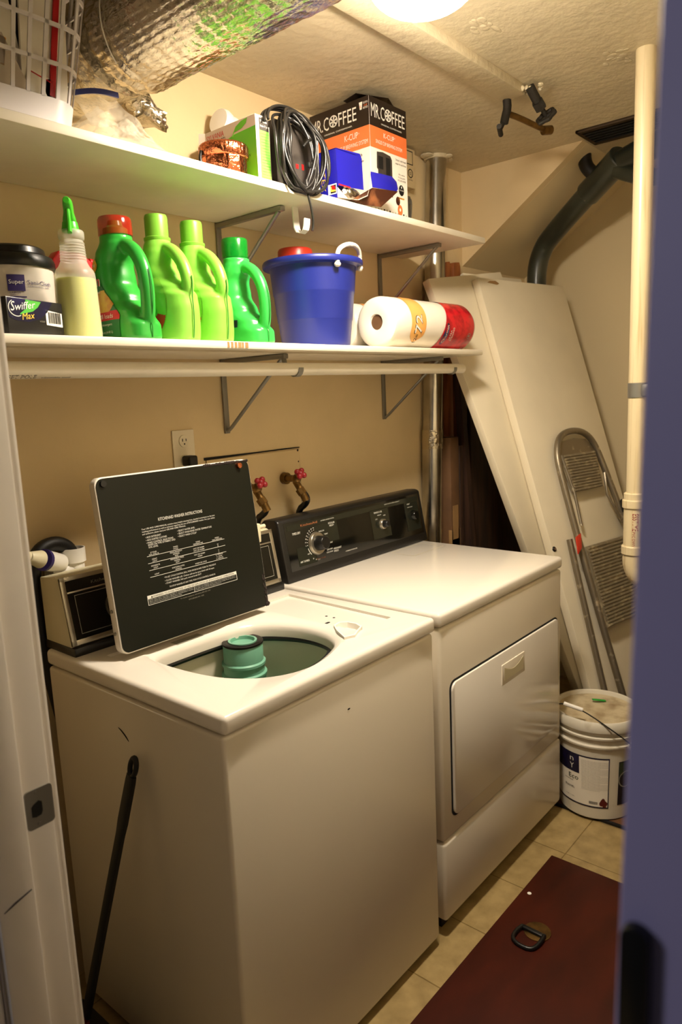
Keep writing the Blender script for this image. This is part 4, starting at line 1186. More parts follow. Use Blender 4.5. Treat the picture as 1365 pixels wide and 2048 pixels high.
G4 = [(z * 0.95, u0, u1 - 0.006, T, n) for z, u0, u1, T, n in G1]
H4 = [(u, z * 0.95) for u, z in H1]
SE4 = [(u, z * 0.95) for u, z in SE1]
t = thing('detergent_bottle', 'mint green detergent bottle with a dark green cap next to the blue bucket', 'detergent bottle', (0.522, 0.45, ZL), 'green detergent bottles on the lower shelf')
bottle_body(G4, H4, 0.0145, 0.522, 0.362, M['gain4'], t, SE4)
b = B(); b.lathe([(0.030, 0.213), (0.033, 0.216), (0.033, 0.258), (0.031, 0.262), (0.028, 0.262), (0.027, 0.258), (0.027, 0.220)], (0.522, 0.362 + 0.106, ZL), 36); b.build('cap', M['gcap4'], t)
b = B(); b.lathe([(0.024, 0.214), (0.024, 0.232), (0.012, 0.238), (0.010, 0.252), (0.001, 0.252)], (0.522, 0.362 + 0.106, ZL), 24); b.build('pour_spout', M['gain4'], t)
bb, P4 = side_patch(G4, 0.522, 0.362, lambda u, z: 0.062 < u < 0.150 and 0.042 < z < 0.060, zr=(0.0, 0.1)); lb = bb.build('front_label', M['navy'], t, smooth=60)
b = B(); b.text('Original', lambda u, v: P4(0.14 - u, 0.046 + v) + V((-0.001, 0, 0)), 0.065, 0.009); b.build('printed_text', M['ink'], lb, smooth=0)

# spray bottle with yellow-green liquid
sx, sy = 0.049, 0.425
t = thing('spray_bottle', 'clear spray bottle of yellow-green liquid with a green trigger', 'spray bottle', (sx, sy, ZL))
prof = [(0.038, 0.0), (0.0425, 0.004), (0.043, 0.012), (0.0395, 0.122), (0.0385, 0.130), (0.036, 0.136), (0.030, 0.143), (0.027, 0.149)]
for k in range(8):
    prof += [(0.0262 - 0.0003 * k, 0.151 + k * 0.0052), (0.0250 - 0.0003 * k, 0.1535 + k * 0.0052)]
prof += [(0.0215, 0.193), (0.0245, 0.196), (0.0250, 0.200), (0.0250, 0.209), (0.023, 0.212), (0.016, 0.214), (0.001, 0.214)]
b = B(); b.lathe(prof, (sx, sy, ZL), 40); b.build('bottle_body', M['spray'], t)
b = B(); b.lathe([(0.001, 0.0012), (0.036, 0.0012), (0.0405, 0.005), (0.0412, 0.012), (0.0385, 0.112), (0.0380, 0.118), (0.001, 0.118)], (sx, sy, ZL), 40); b.build('liquid', M['liquid'], t)
b = B(); b.lathe([(0.0165, 0.210), (0.0170, 0.214), (0.0155, 0.222), (0.0145, 0.228), (0.001, 0.228)], (sx, sy, ZL), 28); b.build('collar', M['sgreen'], t)
b = B()
tr = []
for z, hw, y0, y1 in ((0.222, 0.0150, -0.014, 0.014), (0.236, 0.0130, -0.015, 0.015), (0.246, 0.0095, -0.022, 0.018), (0.255, 0.0100, -0.034, 0.024), (0.264, 0.0098, -0.036, 0.026), (0.270, 0.0070, -0.032, 0.022)):
    tr.append([V((hw * cx, (y0 if cy < 0 else y1), z)) for cx, cy in ((-1, -1), (-0.2, -1.0), (0.2, -1.0), (1, -1), (1, 1), (0.2, 1), (-0.2, 1), (-1, 1))])
HM = Matrix.Translation((sx, sy, ZL)) @ Matrix.Rotation(R(-34), 4, 'Z')
b.loft(tr, mtx=HM); tro = b.build('spray_head', M['sgreen'], t)
bake(tro, [('SUBSURF', dict(levels=2, render_levels=2))]); tro.data.shade_smooth()
b = B(); b.cyl(HM @ V((0, -0.031, 0.260)), HM @ V((0, -0.044, 0.260)), 0.0075, 0.0065, 16, 0.001); b.build('nozzle', M['sgreen'], tro)
b = B(); b.tube([HM @ V(p) for p in ((0, -0.018, 0.250), (0, -0.026, 0.236), (0, -0.024, 0.216), (0, -0.028, 0.203))], 0.0045, 10, smooth=1, flat=1.5); b.build('trigger', M['sgreen'], tro)

# second spray bottle behind, red head
rx, ry = 0.140, 0.592
t = thing('spray_bottle', 'white spray bottle with a red trigger head, behind the yellow-green one', 'spray bottle', (rx, ry, ZL))
b = B(); b.lathe([(0.034, 0.0), (0.037, 0.004), (0.037, 0.105), (0.030, 0.125), (0.015, 0.140), (0.014, 0.160), (0.001, 0.160)], (rx, ry, ZL), 32); b.build('bottle_body', M['white'], t)
b = B()
b.prism([(-0.052, 0.160), (0.044, 0.160), (0.048, 0.172), (0.040, 0.190), (0.020, 0.205), (-0.036, 0.205), (-0.052, 0.185)], (rx, ry + 0.018, ZL), (1, 0, 0), (0, 0, 1), 0.036, 0.004)
rh = b.build('spray_head', M['sred'], t)
b = B(); b.cyl((rx + 0.046, ry, ZL + 0.19), (rx + 0.058, ry, ZL + 0.19), 0.009, 0.008, 14); b.build('nozzle', M['sred'], rh)

# wipes tub
wx, wy = -0.002, 0.580
t = thing('wipes_tub', 'white tub of wipes with a black lid behind the floor cloth carton', 'tub', (wx, wy, ZL))
b = B(); b.lathe([(0.073, 0.0), (0.076, 0.004), (0.080, 0.150), (0.081, 0.160), (0.001, 0.160)], (wx, wy, ZL), 48); tb = b.build('tub_body', M['wipe'], t)
b = B(); b.lathe([(0.0835, 0.151), (0.085, 0.154), (0.085, 0.166), (0.081, 0.175), (0.068, 0.181), (0.066, 0.192), (0.060, 0.196), (0.001, 0.197)], (wx, wy, ZL), 48); b.build('lid', M['black'], t)
def wf(u, v):
    r = 0.0772 + 0.025 * v
    a = R(245) + u / 0.078
    return V((wx + (r + 0.0008) * math.cos(a), wy + (r + 0.0008) * math.sin(a), ZL + v))
def wcurve(bb, u0, v0, u1, v1, n=10):
    for k in range(n):
        a, c = u0 + (u1 - u0) * k / n, u0 + (u1 - u0) * (k + 1) / n
        bb.quad(wf(a, v0), wf(c, v0), wf(c, v1), wf(a, v1))
b = B(); wcurve(b, -0.014, 0.100, 0.018, 0.132); wcurve(b, -0.012, 0.0875, 0.019, 0.090); b.build('purple_square', M['purple'], tb)
b = B(); b.text('Super', lambda u, v: wf(-0.011 + u, 0.114 + v) * 1.0 + V((-0.0006, -0.0008, 0)), 0.027, 0.0085); b.build('white_lettering', M['ink'], tb, smooth=0)
b = B(); b.text('Sani-Cloth', lambda u, v: wf(0.023 + u, 0.114 + v), 0.055, 0.0085); b.text('GERMICIDAL WIPE', lambda u, v: wf(0.023 + u, 0.109 + v), 0.05, 0.0025); b.text('LARGE', lambda u, v: wf(-0.011 + u, 0.0955 + v), 0.020, 0.003); b.text('WIPES', lambda u, v: wf(-0.011 + u, 0.0915 + v), 0.010, 0.003); b.build('purple_lettering', M['purple'], tb, smooth=0)

# floor cloth carton
ca = R(20)
cmx = Matrix.Translation((-0.132, 0.355, ZL)) @ Matrix.Rotation(ca, 4, 'Z')
t = thing('floor_cloth_carton', 'black and blue floor cloth carton at the left end of the lower shelf', 'carton', cmx)
def cm(x, y, z):
    return cmx @ V((x, y, z))
CL, CHh = 0.142, 0.066
b = B(); b.box((0, 0, 0), (CL, 0.085, CHh), 0.0015, mtx=cmx); b.build('carton_body', M['carton'], t)
SF = lambda e: (lambda u, v: cm(u, -0.0006 - e, v))
b = B()
flatpoly(b, SF(0), [(0.003, 0.0645), (0.003, 0.030), (0.02, 0.025), (0.05, 0.024), (0.08, 0.032), (0.10, 0.046), (0.115, 0.0645)]); b.build('blue_swoosh', M['navy'], t)
b = B(); flatpoly(b, SF(0.0002), [(0.046, 0.064), (0.085, 0.0630), (0.075, 0.052), (0.062, 0.044), (0.045, 0.040), (0.030, 0.036), (0.030, 0.038), (0.046, 0.048)]); b.build('green_leaf', M['swgreen'], t)
b = B(); b.text('Swiffer', lambda u, v: cm(0.008 + u + 0.18 * v, -0.0012, 0.041 + v * (1.25 if u < 0.008 else 1) + 0.16 * u), 0.060, 0.014)
for k in range(10):
    a0, a1 = R(120 + 18 * k), R(138 + 18 * k)
    b.quad(cm(0.022 + 0.018 * math.cos(a0), -0.0011, 0.047 + 0.014 * math.sin(a0)), cm(0.022 + 0.0195 * math.cos(a0), -0.0011, 0.047 + 0.0152 * math.sin(a0)), cm(0.022 + 0.0195 * math.cos(a1), -0.0011, 0.047 + 0.0152 * math.sin(a1)), cm(0.022 + 0.018 * math.cos(a1), -0.0011, 0.047 + 0.014 * math.sin(a1)))
b.build('white_lettering', M['ink'], t, smooth=0)
b = B(); b.text('Max', lambda u, v: cm(0.034 + u + 0.15 * v, -0.0012, 0.027 + v + 0.16 * u), 0.030, 0.0125); b.build('yellow_lettering', M['swyellow'], t, smooth=0)
b = B(); flatpoly(b, SF(0), [(0.095, 0.022), (0.138, 0.020), (0.138, 0.046), (0.095, 0.050)]); bcq = b.build('barcode_label', M['ink'], t)
b = B(); u = 0.101
while u < 0.133:
    w = random.choice((0.0006, 0.0009, 0.0016)); b.quad(cm(u, -0.0011, 0.0255), cm(u + w, -0.0011, 0.0255), cm(u + w, -0.0011, 0.0455), cm(u, -0.0011, 0.0470)); u += w + random.choice((0.0007, 0.001))
b.build('bars', M['inkblack'], bcq, smooth=0)
b = B(); b.text('16 COUNT', lambda u, v: cm(0.078 + u, -0.0010, 0.026 + v), 0.013, 0.003); b.build('small_print', M['inkdim'], t, smooth=0)

# blue bucket with rope handle
bx, by = 0.848, 0.500
t = thing('bucket', 'blue plastic bucket with a white rope handle', 'bucket', (bx, by, ZL))
b = B()
b.lathe([(0.001, 0.0), (0.094, 0.0), (0.098, 0.004), (0.100, 0.012), (0.1075, 0.075), (0.1085, 0.077), (0.1095, 0.080), (0.1165, 0.150), (0.118, 0.153), (0.1185, 0.156), (0.124, 0.215), (0.126, 0.225), (0.143, 0.228), (0.1455, 0.232), (0.1455, 0.240), (0.143, 0.244), (0.126, 0.243), (0.122, 0.238), (0.105, 0.080), (0.1005, 0.055), (0.001, 0.051)], (bx, by, ZL), 64)
b.build('bucket_shell', M['blueb'], t)
b = B()
def rimp(deg, r, z):
    return V((bx + r * math.cos(R(deg)), by + r * math.sin(R(deg)), ZL + z))
b.tube([rimp(-108, 0.136, 0.215), rimp(-108, 0.137, 0.246), rimp(-104, 0.138, 0.262), rimp(-92, 0.138, 0.274), rimp(-76, 0.138, 0.276), rimp(-62, 0.138, 0.266), rimp(-55, 0.137, 0.248), rimp(-54, 0.136, 0.222)], 0.0065, 12, smooth=2)
b.sphere(rimp(-108, 0.1365, 0.218), 0.0095, (1, 1, 0.8), 12); b.sphere(rimp(-54, 0.1365, 0.222), 0.009, seg=12)
b.build('rope_handle', M['rope'], t)
b = B(); b.lathe([(0.045, 0.0), (0.047, 0.20), (0.050, 0.201), (0.050, 0.225), (0.047, 0.230), (0.001, 0.230)], (bx - 0.034, by + 0.035, ZL + 0.052), 32)
solo(b, 'lidded_tub', M['redtub'], 'red plastic tub standing inside the blue bucket, only its top showing', 'tub', (bx - 0.034, by + 0.035, ZL + 0.052))

# toilet paper packs
def roll_pack(x0, yc, label, front):
    r = 0.0795
    zc = ZL + r + 0.0005
    xe = x0 + 0.49
    t = thing('toilet_paper_pack', label, 'toilet paper', (x0 + 0.24, yc, ZL), 'toilet paper packs on the lower shelf')
    q = B()
    wob = lambda a, z: 1 + 0.006 * math.sin(3 * a + z * 20)
    prof = [(0.0225, 0.010), (0.025, 0.003), (0.040, 0.0), (0.066, 0.002), (0.0745, 0.007), (0.0788, 0.018)]
    for k in range(1, 4):
        prof += [(0.0792, 0.018 + k * 0.1 - 0.02), (0.0782, 0.018 + k * 0.1), (0.0792, 0.018 + k * 0.1 + 0.02)]
    prof += [(0.0785, 0.455), (0.071, 0.475), (0.05, 0.486), (0.02, 0.488), (0.0001, 0.488)]
    q.lathe(prof, (x0, yc, zc), 56, axis='x', fn=lambda a, z: 1 if z < 0.01 else wob(a, z) * 0.996); wr = q.build('wrapper', M['wrap'], t)
    q = B(); q.lathe([(0.0205, 0.0135), (0.0205, 0.10), (0.0195, 0.10), (0.0001, 0.099)], (x0, yc, zc), 28, axis='x'); q.build('core', M['kraft'], t)
    q = B(); q.lathe([(0.0001, 0.0090), (0.0222, 0.0088)], (x0, yc, zc), 24, axis='x'); q.build('core_hole', M['kraftdark'], t)
    def cyl_fn(x, a, e=0.0008):
        rr = (0.0792 + 0.0006) * wob(a, x - x0) + e
        return V((x, yc + rr * math.cos(a), zc + rr * math.sin(a)))
    def wrap_patch(name, m, xa, xb, a0, a1, e=0.0006, edge0=None, edge1=None, n=40, par=None):
        w = B()
        for k in range(n):
            A, C_ = R(a0 + (a1 - a0) * k / n), R(a0 + (a1 - a0) * (k + 1) / n)
            fa, fc_ = k / n, (k + 1) / n
            xa0 = xa + (edge0(fa) if edge0 else 0); xa1 = xa + (edge0(fc_) if edge0 else 0)
            xb0 = xb + (edge1(fa) if edge1 else 0); xb1 = xb + (edge1(fc_) if edge1 else 0)
            m_ = 8
            for j in range(m_):
                f0, f1 = j / m_, (j + 1) / m_
                w.quad(cyl_fn(xa0 + (xb0 - xa0) * f0, A, e), cyl_fn(xa1 + (xb1 - xa1) * f0, C_, e), cyl_fn(xa1 + (xb1 - xa1) * f1, C_, e), cyl_fn(xa0 + (xb0 - xa0) * f1, A, e))
        return w.build(name, m, par or wr, smooth=60)
    wrap_patch('orange_band', M['orange'], x0 + 0.082, x0 + 0.150, 95, 228, edge0=lambda f: 0.03 * max(0, (f - 0.82) / 0.18) ** 2, edge1=lambda f: -0.03 * max(0, (f - 0.82) / 0.18) ** 2 + 0.012 * math.sin(f * 3))
    # red printed end
    q = B()
    nseg = 56
    rings = []
    for x_, rr in ((0.0, 0.0), (0.03, 0), (0.06, 0), (0.09, 0), (0.120, 0)):
        ring = []
        for k in range(nseg):
            a = 2 * math.pi * k / nseg
            sh = 0.285 - 0.030 * math.cos(a - R(250))
            f = x_ / 0.120
            ring.append(cyl_fn(x0 + sh * (1 - f) + 0.455 * f, a, 0.0006))
        rings.append(ring)
    for rr, x_ in ((0.072, 0.4765), (0.051, 0.4875), (0.0001, 0.4895)):
        rings.append([V((x0 + x_, yc + rr * math.cos(2 * math.pi * k / nseg), zc + rr * math.sin(2 * math.pi * k / nseg))) for k in range(nseg)])
    q.loft(rings, cap=False); rd = q.build('red_print', M['redwrap'], wr, smooth=50)
    # lettering reads along the curve
    def lf(x_, a0, e):
        return lambda u, v: cyl_fn(x_ + v, R(a0) - u / 0.0800, e)
    q = B(); q.text('72', lambda u, v: cyl_fn(x0 + 0.140 - v, R(207) - u / 0.0800, 0.0018), 0.060, 0.042); q.text('12=', lambda u, v: cyl_fn(x0 + 0.128 - v, R(229) - u / 0.0800, 0.0018), 0.029, 0.017); q.build('number_outline', M['inkblack'], wr, smooth=0)
    q = B(); q.text('72', lambda u, v: cyl_fn(x0 + 0.1365 - v, R(205.2) - u / 0.0800, 0.0026), 0.0555, 0.036); q.build('number', M['ink'], wr, smooth=0)
    q = B()
    pts = []
    n = 28
    for k in range(n):
        a = 2 * math.pi * k / n
        pts.append((0.038 * math.cos(a), 0.0135 * math.sin(a) + 0.0045 * math.cos(a)))
    def oval(u, v):
        return cyl_fn(x0 + 0.285 + v, R(205) - u / 0.0800, 0.0016)
    cen = oval(0, 0)
    for k in range(n):
        a, c = pts[k], pts[(k + 1) % n]
        q.faces([cen, oval(*a), oval(*c)], [(0, 1, 2)])
    lo_ = q.build('logo_oval', M['navy'], rd, smooth=60)
    q = B(); q.text('Charmin', lambda u, v: cyl_fn(x0 + 0.2915 - v + 0.10 * (u - 0.030), R(205) - (u - 0.030) / 0.0800, 0.0024), 0.060, 0.0135); q.build('brand_lettering', M['ink'], lo_, smooth=0)
    q = B(); q.text('ULTRA', lambda u, v: cyl_fn(x0 + 0.318 - v, R(205) - (u - 0.018) / 0.0800, 0.0018), 0.034, 0.0085); q.text('STRONG', lambda u, v: cyl_fn(x0 + 0.331 - v, R(205) - (u - 0.022) / 0.0800, 0.0018), 0.046, 0.0095); q.build('white_lettering', M['ink'], rd, smooth=0)
    q = B()
    for k in range(20):
        a0, a1 = 2 * math.pi * k / 20, 2 * math.pi * (k + 1) / 20
        for r0, r1 in ((0.0085, 0.0100), (0.0, 0.004)):
            q.quad(*(cyl_fn(x0 + 0.430 + rr * math.cos(aa), R(205) - rr * math.sin(aa) / 0.0800, 0.0016) for rr, aa in ((r0, a0), (r1, a0), (r1, a1), (max(r0, 1e-4), a1 - (1e-4 if r0 == 0 else 0)))))
    q.build('round_mark', M['inkdim'], rd, smooth=0)
roll_pack(1.045, 0.430, 'toilet paper pack with red printed end at the front edge of the lower shelf', True)
roll_pack(1.060, 0.593, 'toilet paper pack lying further back, half behind the blue bucket', False)
b = B(); b.box((0.985, 0.678, ZL), (1.50, 0.690, ZL + 0.178), 0.001)
solo(b, 'cardboard_sheet', M['kraftdark'], 'brown cardboard strip standing against the wall behind the toilet paper', 'cardboard', (1.24, 0.68, ZL))

# ================================================================== UPPER SHELF
ZU = 1.987
# laundry basket
def rr_ring(x0, y0, x1, y1, r, z, n=10):
    out = []
    for cx, cy, a0 in ((x1 - r, y1 - r, 0), (x0 + r, y1 - r, 90), (x0 + r, y0 + r, 180), (x1 - r, y0 + r, 270)):
        for i in range(n):
            a = R(a0 + 90 * i / (n - 1))
            out.append(V((cx + r * math.cos(a), cy + r * math.sin(a), z)))
    return out
def bk_ring(z, inset=0.0):
    k = z / 0.27
    return rr_ring(-0.325 - 0.022 * k + inset, 0.358 - 0.020 * k + inset, 0.054 + 0.050 * k - inset, 0.655 + 0.015 * k - inset, 0.055 - inset, ZU + z)
def resample(ring, n):
    L = [0]
    for i in range(len(ring)):
        L.append(L[-1] + (ring[(i + 1) % len(ring)] - ring[i]).length)
    out = []
    for k in range(n):
        d = L[-1] * k / n
        i = max(j for j in range(len(L)) if L[j] <= d + 1e-9)
        i = min(i, len(ring) - 1)
        f = (d - L[i]) / max(L[i + 1] - L[i], 1e-9)
        out.append(ring[i].lerp(ring[(i + 1) % len(ring)], f))
    return out
t = thing('laundry_basket', 'white plastic laundry basket stuffed with papers on the upper shelf', 'basket', (-0.15, 0.50, ZU))
b = B()
b.loft([bk_ring(0.0, 0.004), bk_ring(0.004), bk_ring(0.044), bk_ring(0.044, 0.003), bk_ring(0.006, 0.003)]); b.build('solid_base', M['laundry'], t)
def hoop(z, h, th=0.003):
    q = B(); q.loft([bk_ring(z), bk_ring(z + h), bk_ring(z + h, th), bk_ring(z, th)], loop=True); return q
for z, h in ((0.100, 0.007), (0.165, 0.007), (0.225, 0.007)):
    hoop(z, h).build('rib', M['laundry'], t)
hoop(0.27, 0.022, 0.006).build('rim', M['laundry'], t)
b = B()
NB = 46
lo_r, hi_r = resample(bk_ring(0.042), NB * 4), resample(bk_ring(0.272), NB * 4)
lo_i, hi_i = resample(bk_ring(0.042, 0.003), NB * 4), resample(bk_ring(0.272, 0.003), NB * 4)
for k in range(NB):
    j = (4 * k + 1) % (NB * 4)
    b.loft([[lo_r[4 * k], lo_r[j], lo_i[j], lo_i[4 * k]], [hi_r[4 * k], hi_r[j], hi_i[j], hi_i[4 * k]]])
bars = b.build('slotted_wall', M['laundry'], t)
# things inside, standing on edge behind the slots
def sheet(name, m, label, cx, cy, z0, w, h, yaw_, tilt, group=None, cat='paper', th=0.004, extra=None):
    mx = Matrix.Translation((cx, cy, ZU + z0)) @ Matrix.Rotation(R(yaw_), 4, 'Z') @ Matrix.Rotation(R(tilt), 4, 'Y')
    q = B(); q.box((-w / 2, -th / 2, 0), (w / 2, th / 2, h), 0.0008, 1, mtx=mx)
    o = q.build(name, m, None, mx)
    tag(o, label, cat, group)
    return o, mx
gp = 'papers in the laundry basket'
sheet('paper_sheet', M['paper'], 'white papers stuffed in the laundry basket', -0.001, 0.3870, 0.012, 0.090, 0.255, 0, 4, gp, th=0.006)
sheet('paper_sheet', M['paper'], 'white papers stuffed in the laundry basket', -0.056, 0.3970, 0.012, 0.075, 0.250, 3, -8, gp, th=0.005)
sheet('paper_sheet', M['boxgrey'], 'white papers stuffed in the laundry basket', -0.036, 0.3800, 0.012, 0.055, 0.13, 0, -28, gp, th=0.003)
sheet('paper_sheet', M['paper'], 'white papers stuffed in the laundry basket', 0.010, 0.4070, 0.010, 0.060, 0.26, -8, 2, gp, th=0.004)
sheet('red_folder', M['fold_red'], 'narrow red folder edge standing among the papers in the laundry basket', 0.012, 0.3800, 0.055, 0.012, 0.21, 0, 9, None, 'folder', 0.003)
sheet('magazine', M['fold_dark'], 'dark covered magazine at the left of the laundry basket', -0.141, 0.3870, 0.010, 0.110, 0.26, 0, 0, None, 'magazine', 0.008)
sheet('magazine', M['fold_dark'], 'dark covered magazine leaning behind the white papers in the laundry basket', -0.050, 0.4220, 0.010, 0.14, 0.24, 0, 3, None, 'magazine', 0.008)
o_, mx_ = sheet('red_bordered_booklet', M['paper'], 'white booklet with a red border low in the laundry basket', -0.021, 0.3800, 0.030, 0.050, 0.062, 0, 14, None, 'booklet', 0.003)
b = B()
for (u0, v0, u1, v1) in ((-0.022, 0.004, 0.022, 0.0065), (-0.022, 0.055, 0.022, 0.0575), (-0.022, 0.004, -0.0195, 0.0575)):
    b.quad(*[mx_ @ V((u, -0.0018, v)) for u, v in ((u0, v0), (u1, v0), (u1, v1), (u0, v1))])
b.build('red_border', M['fold_red'], o_)
sheet('orange_card', M['orange'], 'orange-red card showing through the slots at the left of the laundry basket', -0.084, 0.3800, 0.085, 0.020, 0.05, 0, 10, None, 'card', 0.003)
sheet('green_booklet', M['fold_green'], 'dark green booklet low at the right side of the laundry basket', 0.016, 0.3800, 0.046, 0.024, 0.04, 0, -20, None, 'booklet', 0.003)

# clear zip bag
t = thing('zip_bag', 'crumpled clear plastic zip bag lying on the upper shelf by the laundry basket', 'plastic bag', (0.16, 0.45, ZU))
b = B()
nu, nv = 60, 44
topv = {}
def bagz(u, v):
    e = (max(0.0, 1 - abs(2 * u - 1) ** 3.0)) * (max(0.0, 1 - abs(2 * v - 1) ** 3))
    h = 0.088 * (1 - u) ** 0.6 + 0.018
    p = V((u * 5, v * 5, 0))
    return e * (h * (0.75 + 0.5 * noise.noise(p)) + 0.012 * noise.noise(p * 3) + 0.006 * noise.noise(p * 8))
vv, ff = [], []
for i in range(nu + 1):
    for j in range(nv + 1):
        u, v = i / nu, j / nv
        x = 0.078 + 0.212 * u + 0.01 * noise.noise(V((v * 4, 1, u)))
        y = 0.352 + 0.20 * v + 0.008 * noise.noise(V((u * 4, 2, v))) + 0.012 * abs(2 * u - 1) ** 3
        vv.append(V((x, y, ZU + 0.002 + max(0, bagz(u, v)))))
for i in range(nu):
    for j in range(nv):
        a = i * (nv + 1) + j
        ff.append((a, a + nv + 1, a + nv + 2, a + 1))
b.faces(vv, ff); b.build('bag_film', M['bag'], t, smooth=180)
b = B()
vv, ff = [], []
for i in range(41):
    u = i / 40
    for k in range(13):
        f = k / 12
        x = 0.092 + 0.100 * u + 0.055 * (1 - f) * u
        y = 0.44 + 0.012 * noise.noise(V((u * 3, f * 3, 5)))
        z = ZU + 0.035 + 0.062 * f + 0.016 * u * f + 0.008 * noise.noise(V((u * 4, f * 3, 9)))
        vv.append(V((x, y - 0.05 * (1 - f), z)))
for i in range(40):
    for k in range(12):
        a = i * 13 + k
        ff.append((a, a + 13, a + 14, a + 1))
b.faces(vv, ff); b.build('bag_mouth', M['bag'], t, smooth=180)
b = B()
rings = []
for i in range(21):
    u = i / 20
    x, y, z = 0.092 + 0.105 * u, 0.438, ZU + 0.100 + 0.022 * u + 0.006 * math.sin(u * 3.1)
    rings.append([V((x, y - 0.002, z - 0.005)), V((x, y + 0.002, z - 0.005)), V((x, y + 0.003, z + 0.006)), V((x, y - 0.001, z + 0.006))])
b.loft(rings); b.build('zip_strip', M['zip'], t)['label'] = 'blue zip strip'

# copper tin
kx, ky = 0.462, 0.418
t = thing('copper_tin', 'round copper-coloured ribbed tin at the front of the upper shelf', 'tin', (kx, ky, ZU))
b = B(); b.lathe([(0.001, 0), (0.050, 0.0), (0.053, 0.006), (0.0545, 0.048), (0.001, 0.048)], (kx, ky, ZU), 96, fn=lambda a, z: 1 + 0.008 * math.cos(a * 24) + 0.006 * math.sin(a * 11)); b.build('tin_body', M['copper'], t, smooth=60)
b = B(); b.lathe([(0.055, 0.043), (0.0585, 0.046), (0.0585, 0.068), (0.056, 0.073), (0.050, 0.075), (0.001, 0.0755)], (kx, ky, ZU), 120, fn=lambda a, z: 1 + (0.010 * math.cos(a * 40) if z < 0.0745 else 0)); b.build('ribbed_lid', M['copper'], t, smooth=60)
b = B(); b.tube([(kx - 0.058, ky + 0.012, ZU + 0.055), (kx - 0.066, ky + 0.010, ZU + 0.035), (kx - 0.060, ky + 0.005, ZU + 0.004)], 0.004, 10, smooth=2); b.build('dark_clasp', M['black'], t)

# light bulb carton
s0 = V((0.527, 0.372, ZU))
t = thing('light_bulb_carton', 'green and white light bulb carton standing behind the copper tin', 'carton', s0)
SW, SD, SH = 0.043, 0.185, 0.152
b = B(); b.box(s0, s0 + V((SW, SD, SH)), 0.0008, 1); b.build('carton_body', M['boxgrey'], t)
b = B(); b.faces([s0 + V((0, SD, SH)), s0 + V((0.005, SD + 0.01, SH)), s0 + V((-0.004, SD + 0.02, SH + 0.004)), s0 + V((0, SD, 0.0)), s0 + V((-0.006, SD + 0.02, SH - 0.03))], [(0, 1, 2), (0, 2, 4, 3)]); b.build('open_flap', M['boxwhite'], t)
SL = lambda e=0.0006: (lambda u, v: s0 + V((-e, SD - u, v)))        # u from wall to front
b = B(); flatpoly(b, SL(), [(0.0, 0.0), (SD, 0.0), (SD, 0.126), (SD * 0.60, 0.123), (SD * 0.30, 0.112), (0.0, 0.088)]); b.build('green_panel', M['boxgreen'], t)
b = B(); flatpoly(b, SL(0.0009), [(SD * 0.58, 0.128), (SD * 0.63, 0.139), (SD * 0.74, 0.147), (SD * 0.86, 0.1495), (SD * 0.83, 0.138), (SD * 0.74, 0.130), (SD * 0.64, 0.128)]); b.tube([SL(0.001)(SD * 0.56, 0.119), SL(0.001)(SD * 0.58, 0.126), SL(0.001)(SD * 0.61, 0.131)], 0.0008, 6); b.build('leaf', M['boxgreen'], t)
b = B(); b.text('SYLVANIA', lambda u, v: SL(0.0009)(0.006 + u, 0.130 + v), 0.066, 0.013); b.build('red_lettering', M['labred'], t, smooth=0)
b = B(); b.text('micro-mini', lambda u, v: SL(0.0009)(0.006 + u, 0.117 + v), 0.046, 0.009); b.text('CFL', lambda u, v: SL(0.0009)(0.057 + u, 0.114 + v), 0.024, 0.013); b.text('soft white', lambda u, v: SL(0.0009)(0.006 + u, 0.106 + v), 0.04, 0.006)
b.text('60W = 13W', lambda u, v: SL(0.0009)(0.110 + u, 0.06 + v), 0.055, 0.007); b.build('black_lettering', M['inkblack'], t, smooth=0)
SFf = lambda e=0.0006: (lambda u, v: s0 + V((u, -e, v)))
b = B(); rect(SFf(), 0.010, 0.0, SW, 0.118, b); b.build('lime_panel', M['boxgreen2'], t)
b = B(); rect(SFf(), 0.0, 0.0, 0.010, 0.146, b); b.build('white_edge', M['boxwhite'], t)
b = B(); rect(SFf(), 0.012, 0.118, SW, 0.146, b); dk = b.build('dark_panel', M['binder'], t)
b = B(); b.text('9 watts', lambda u, v: SFf(0.001)(0.015 + u, 0.136 + v), 0.022, 0.006); b.text('lasts 9 yrs', lambda u, v: SFf(0.001)(0.015 + u, 0.126 + v), 0.027, 0.005); b.build('white_lettering', M['ink'], dk, smooth=0)
b = B()
for k in range(16):
    b.text('mercury lamp disposal notice manage in accord with laws', lambda u, v, k=k: SFf(0.001)(0.014 + u, 0.110 - 0.0066 * k + v), 0.028, 0.0026)
b.build('small_print', M['labgreen'], t, smooth=0)

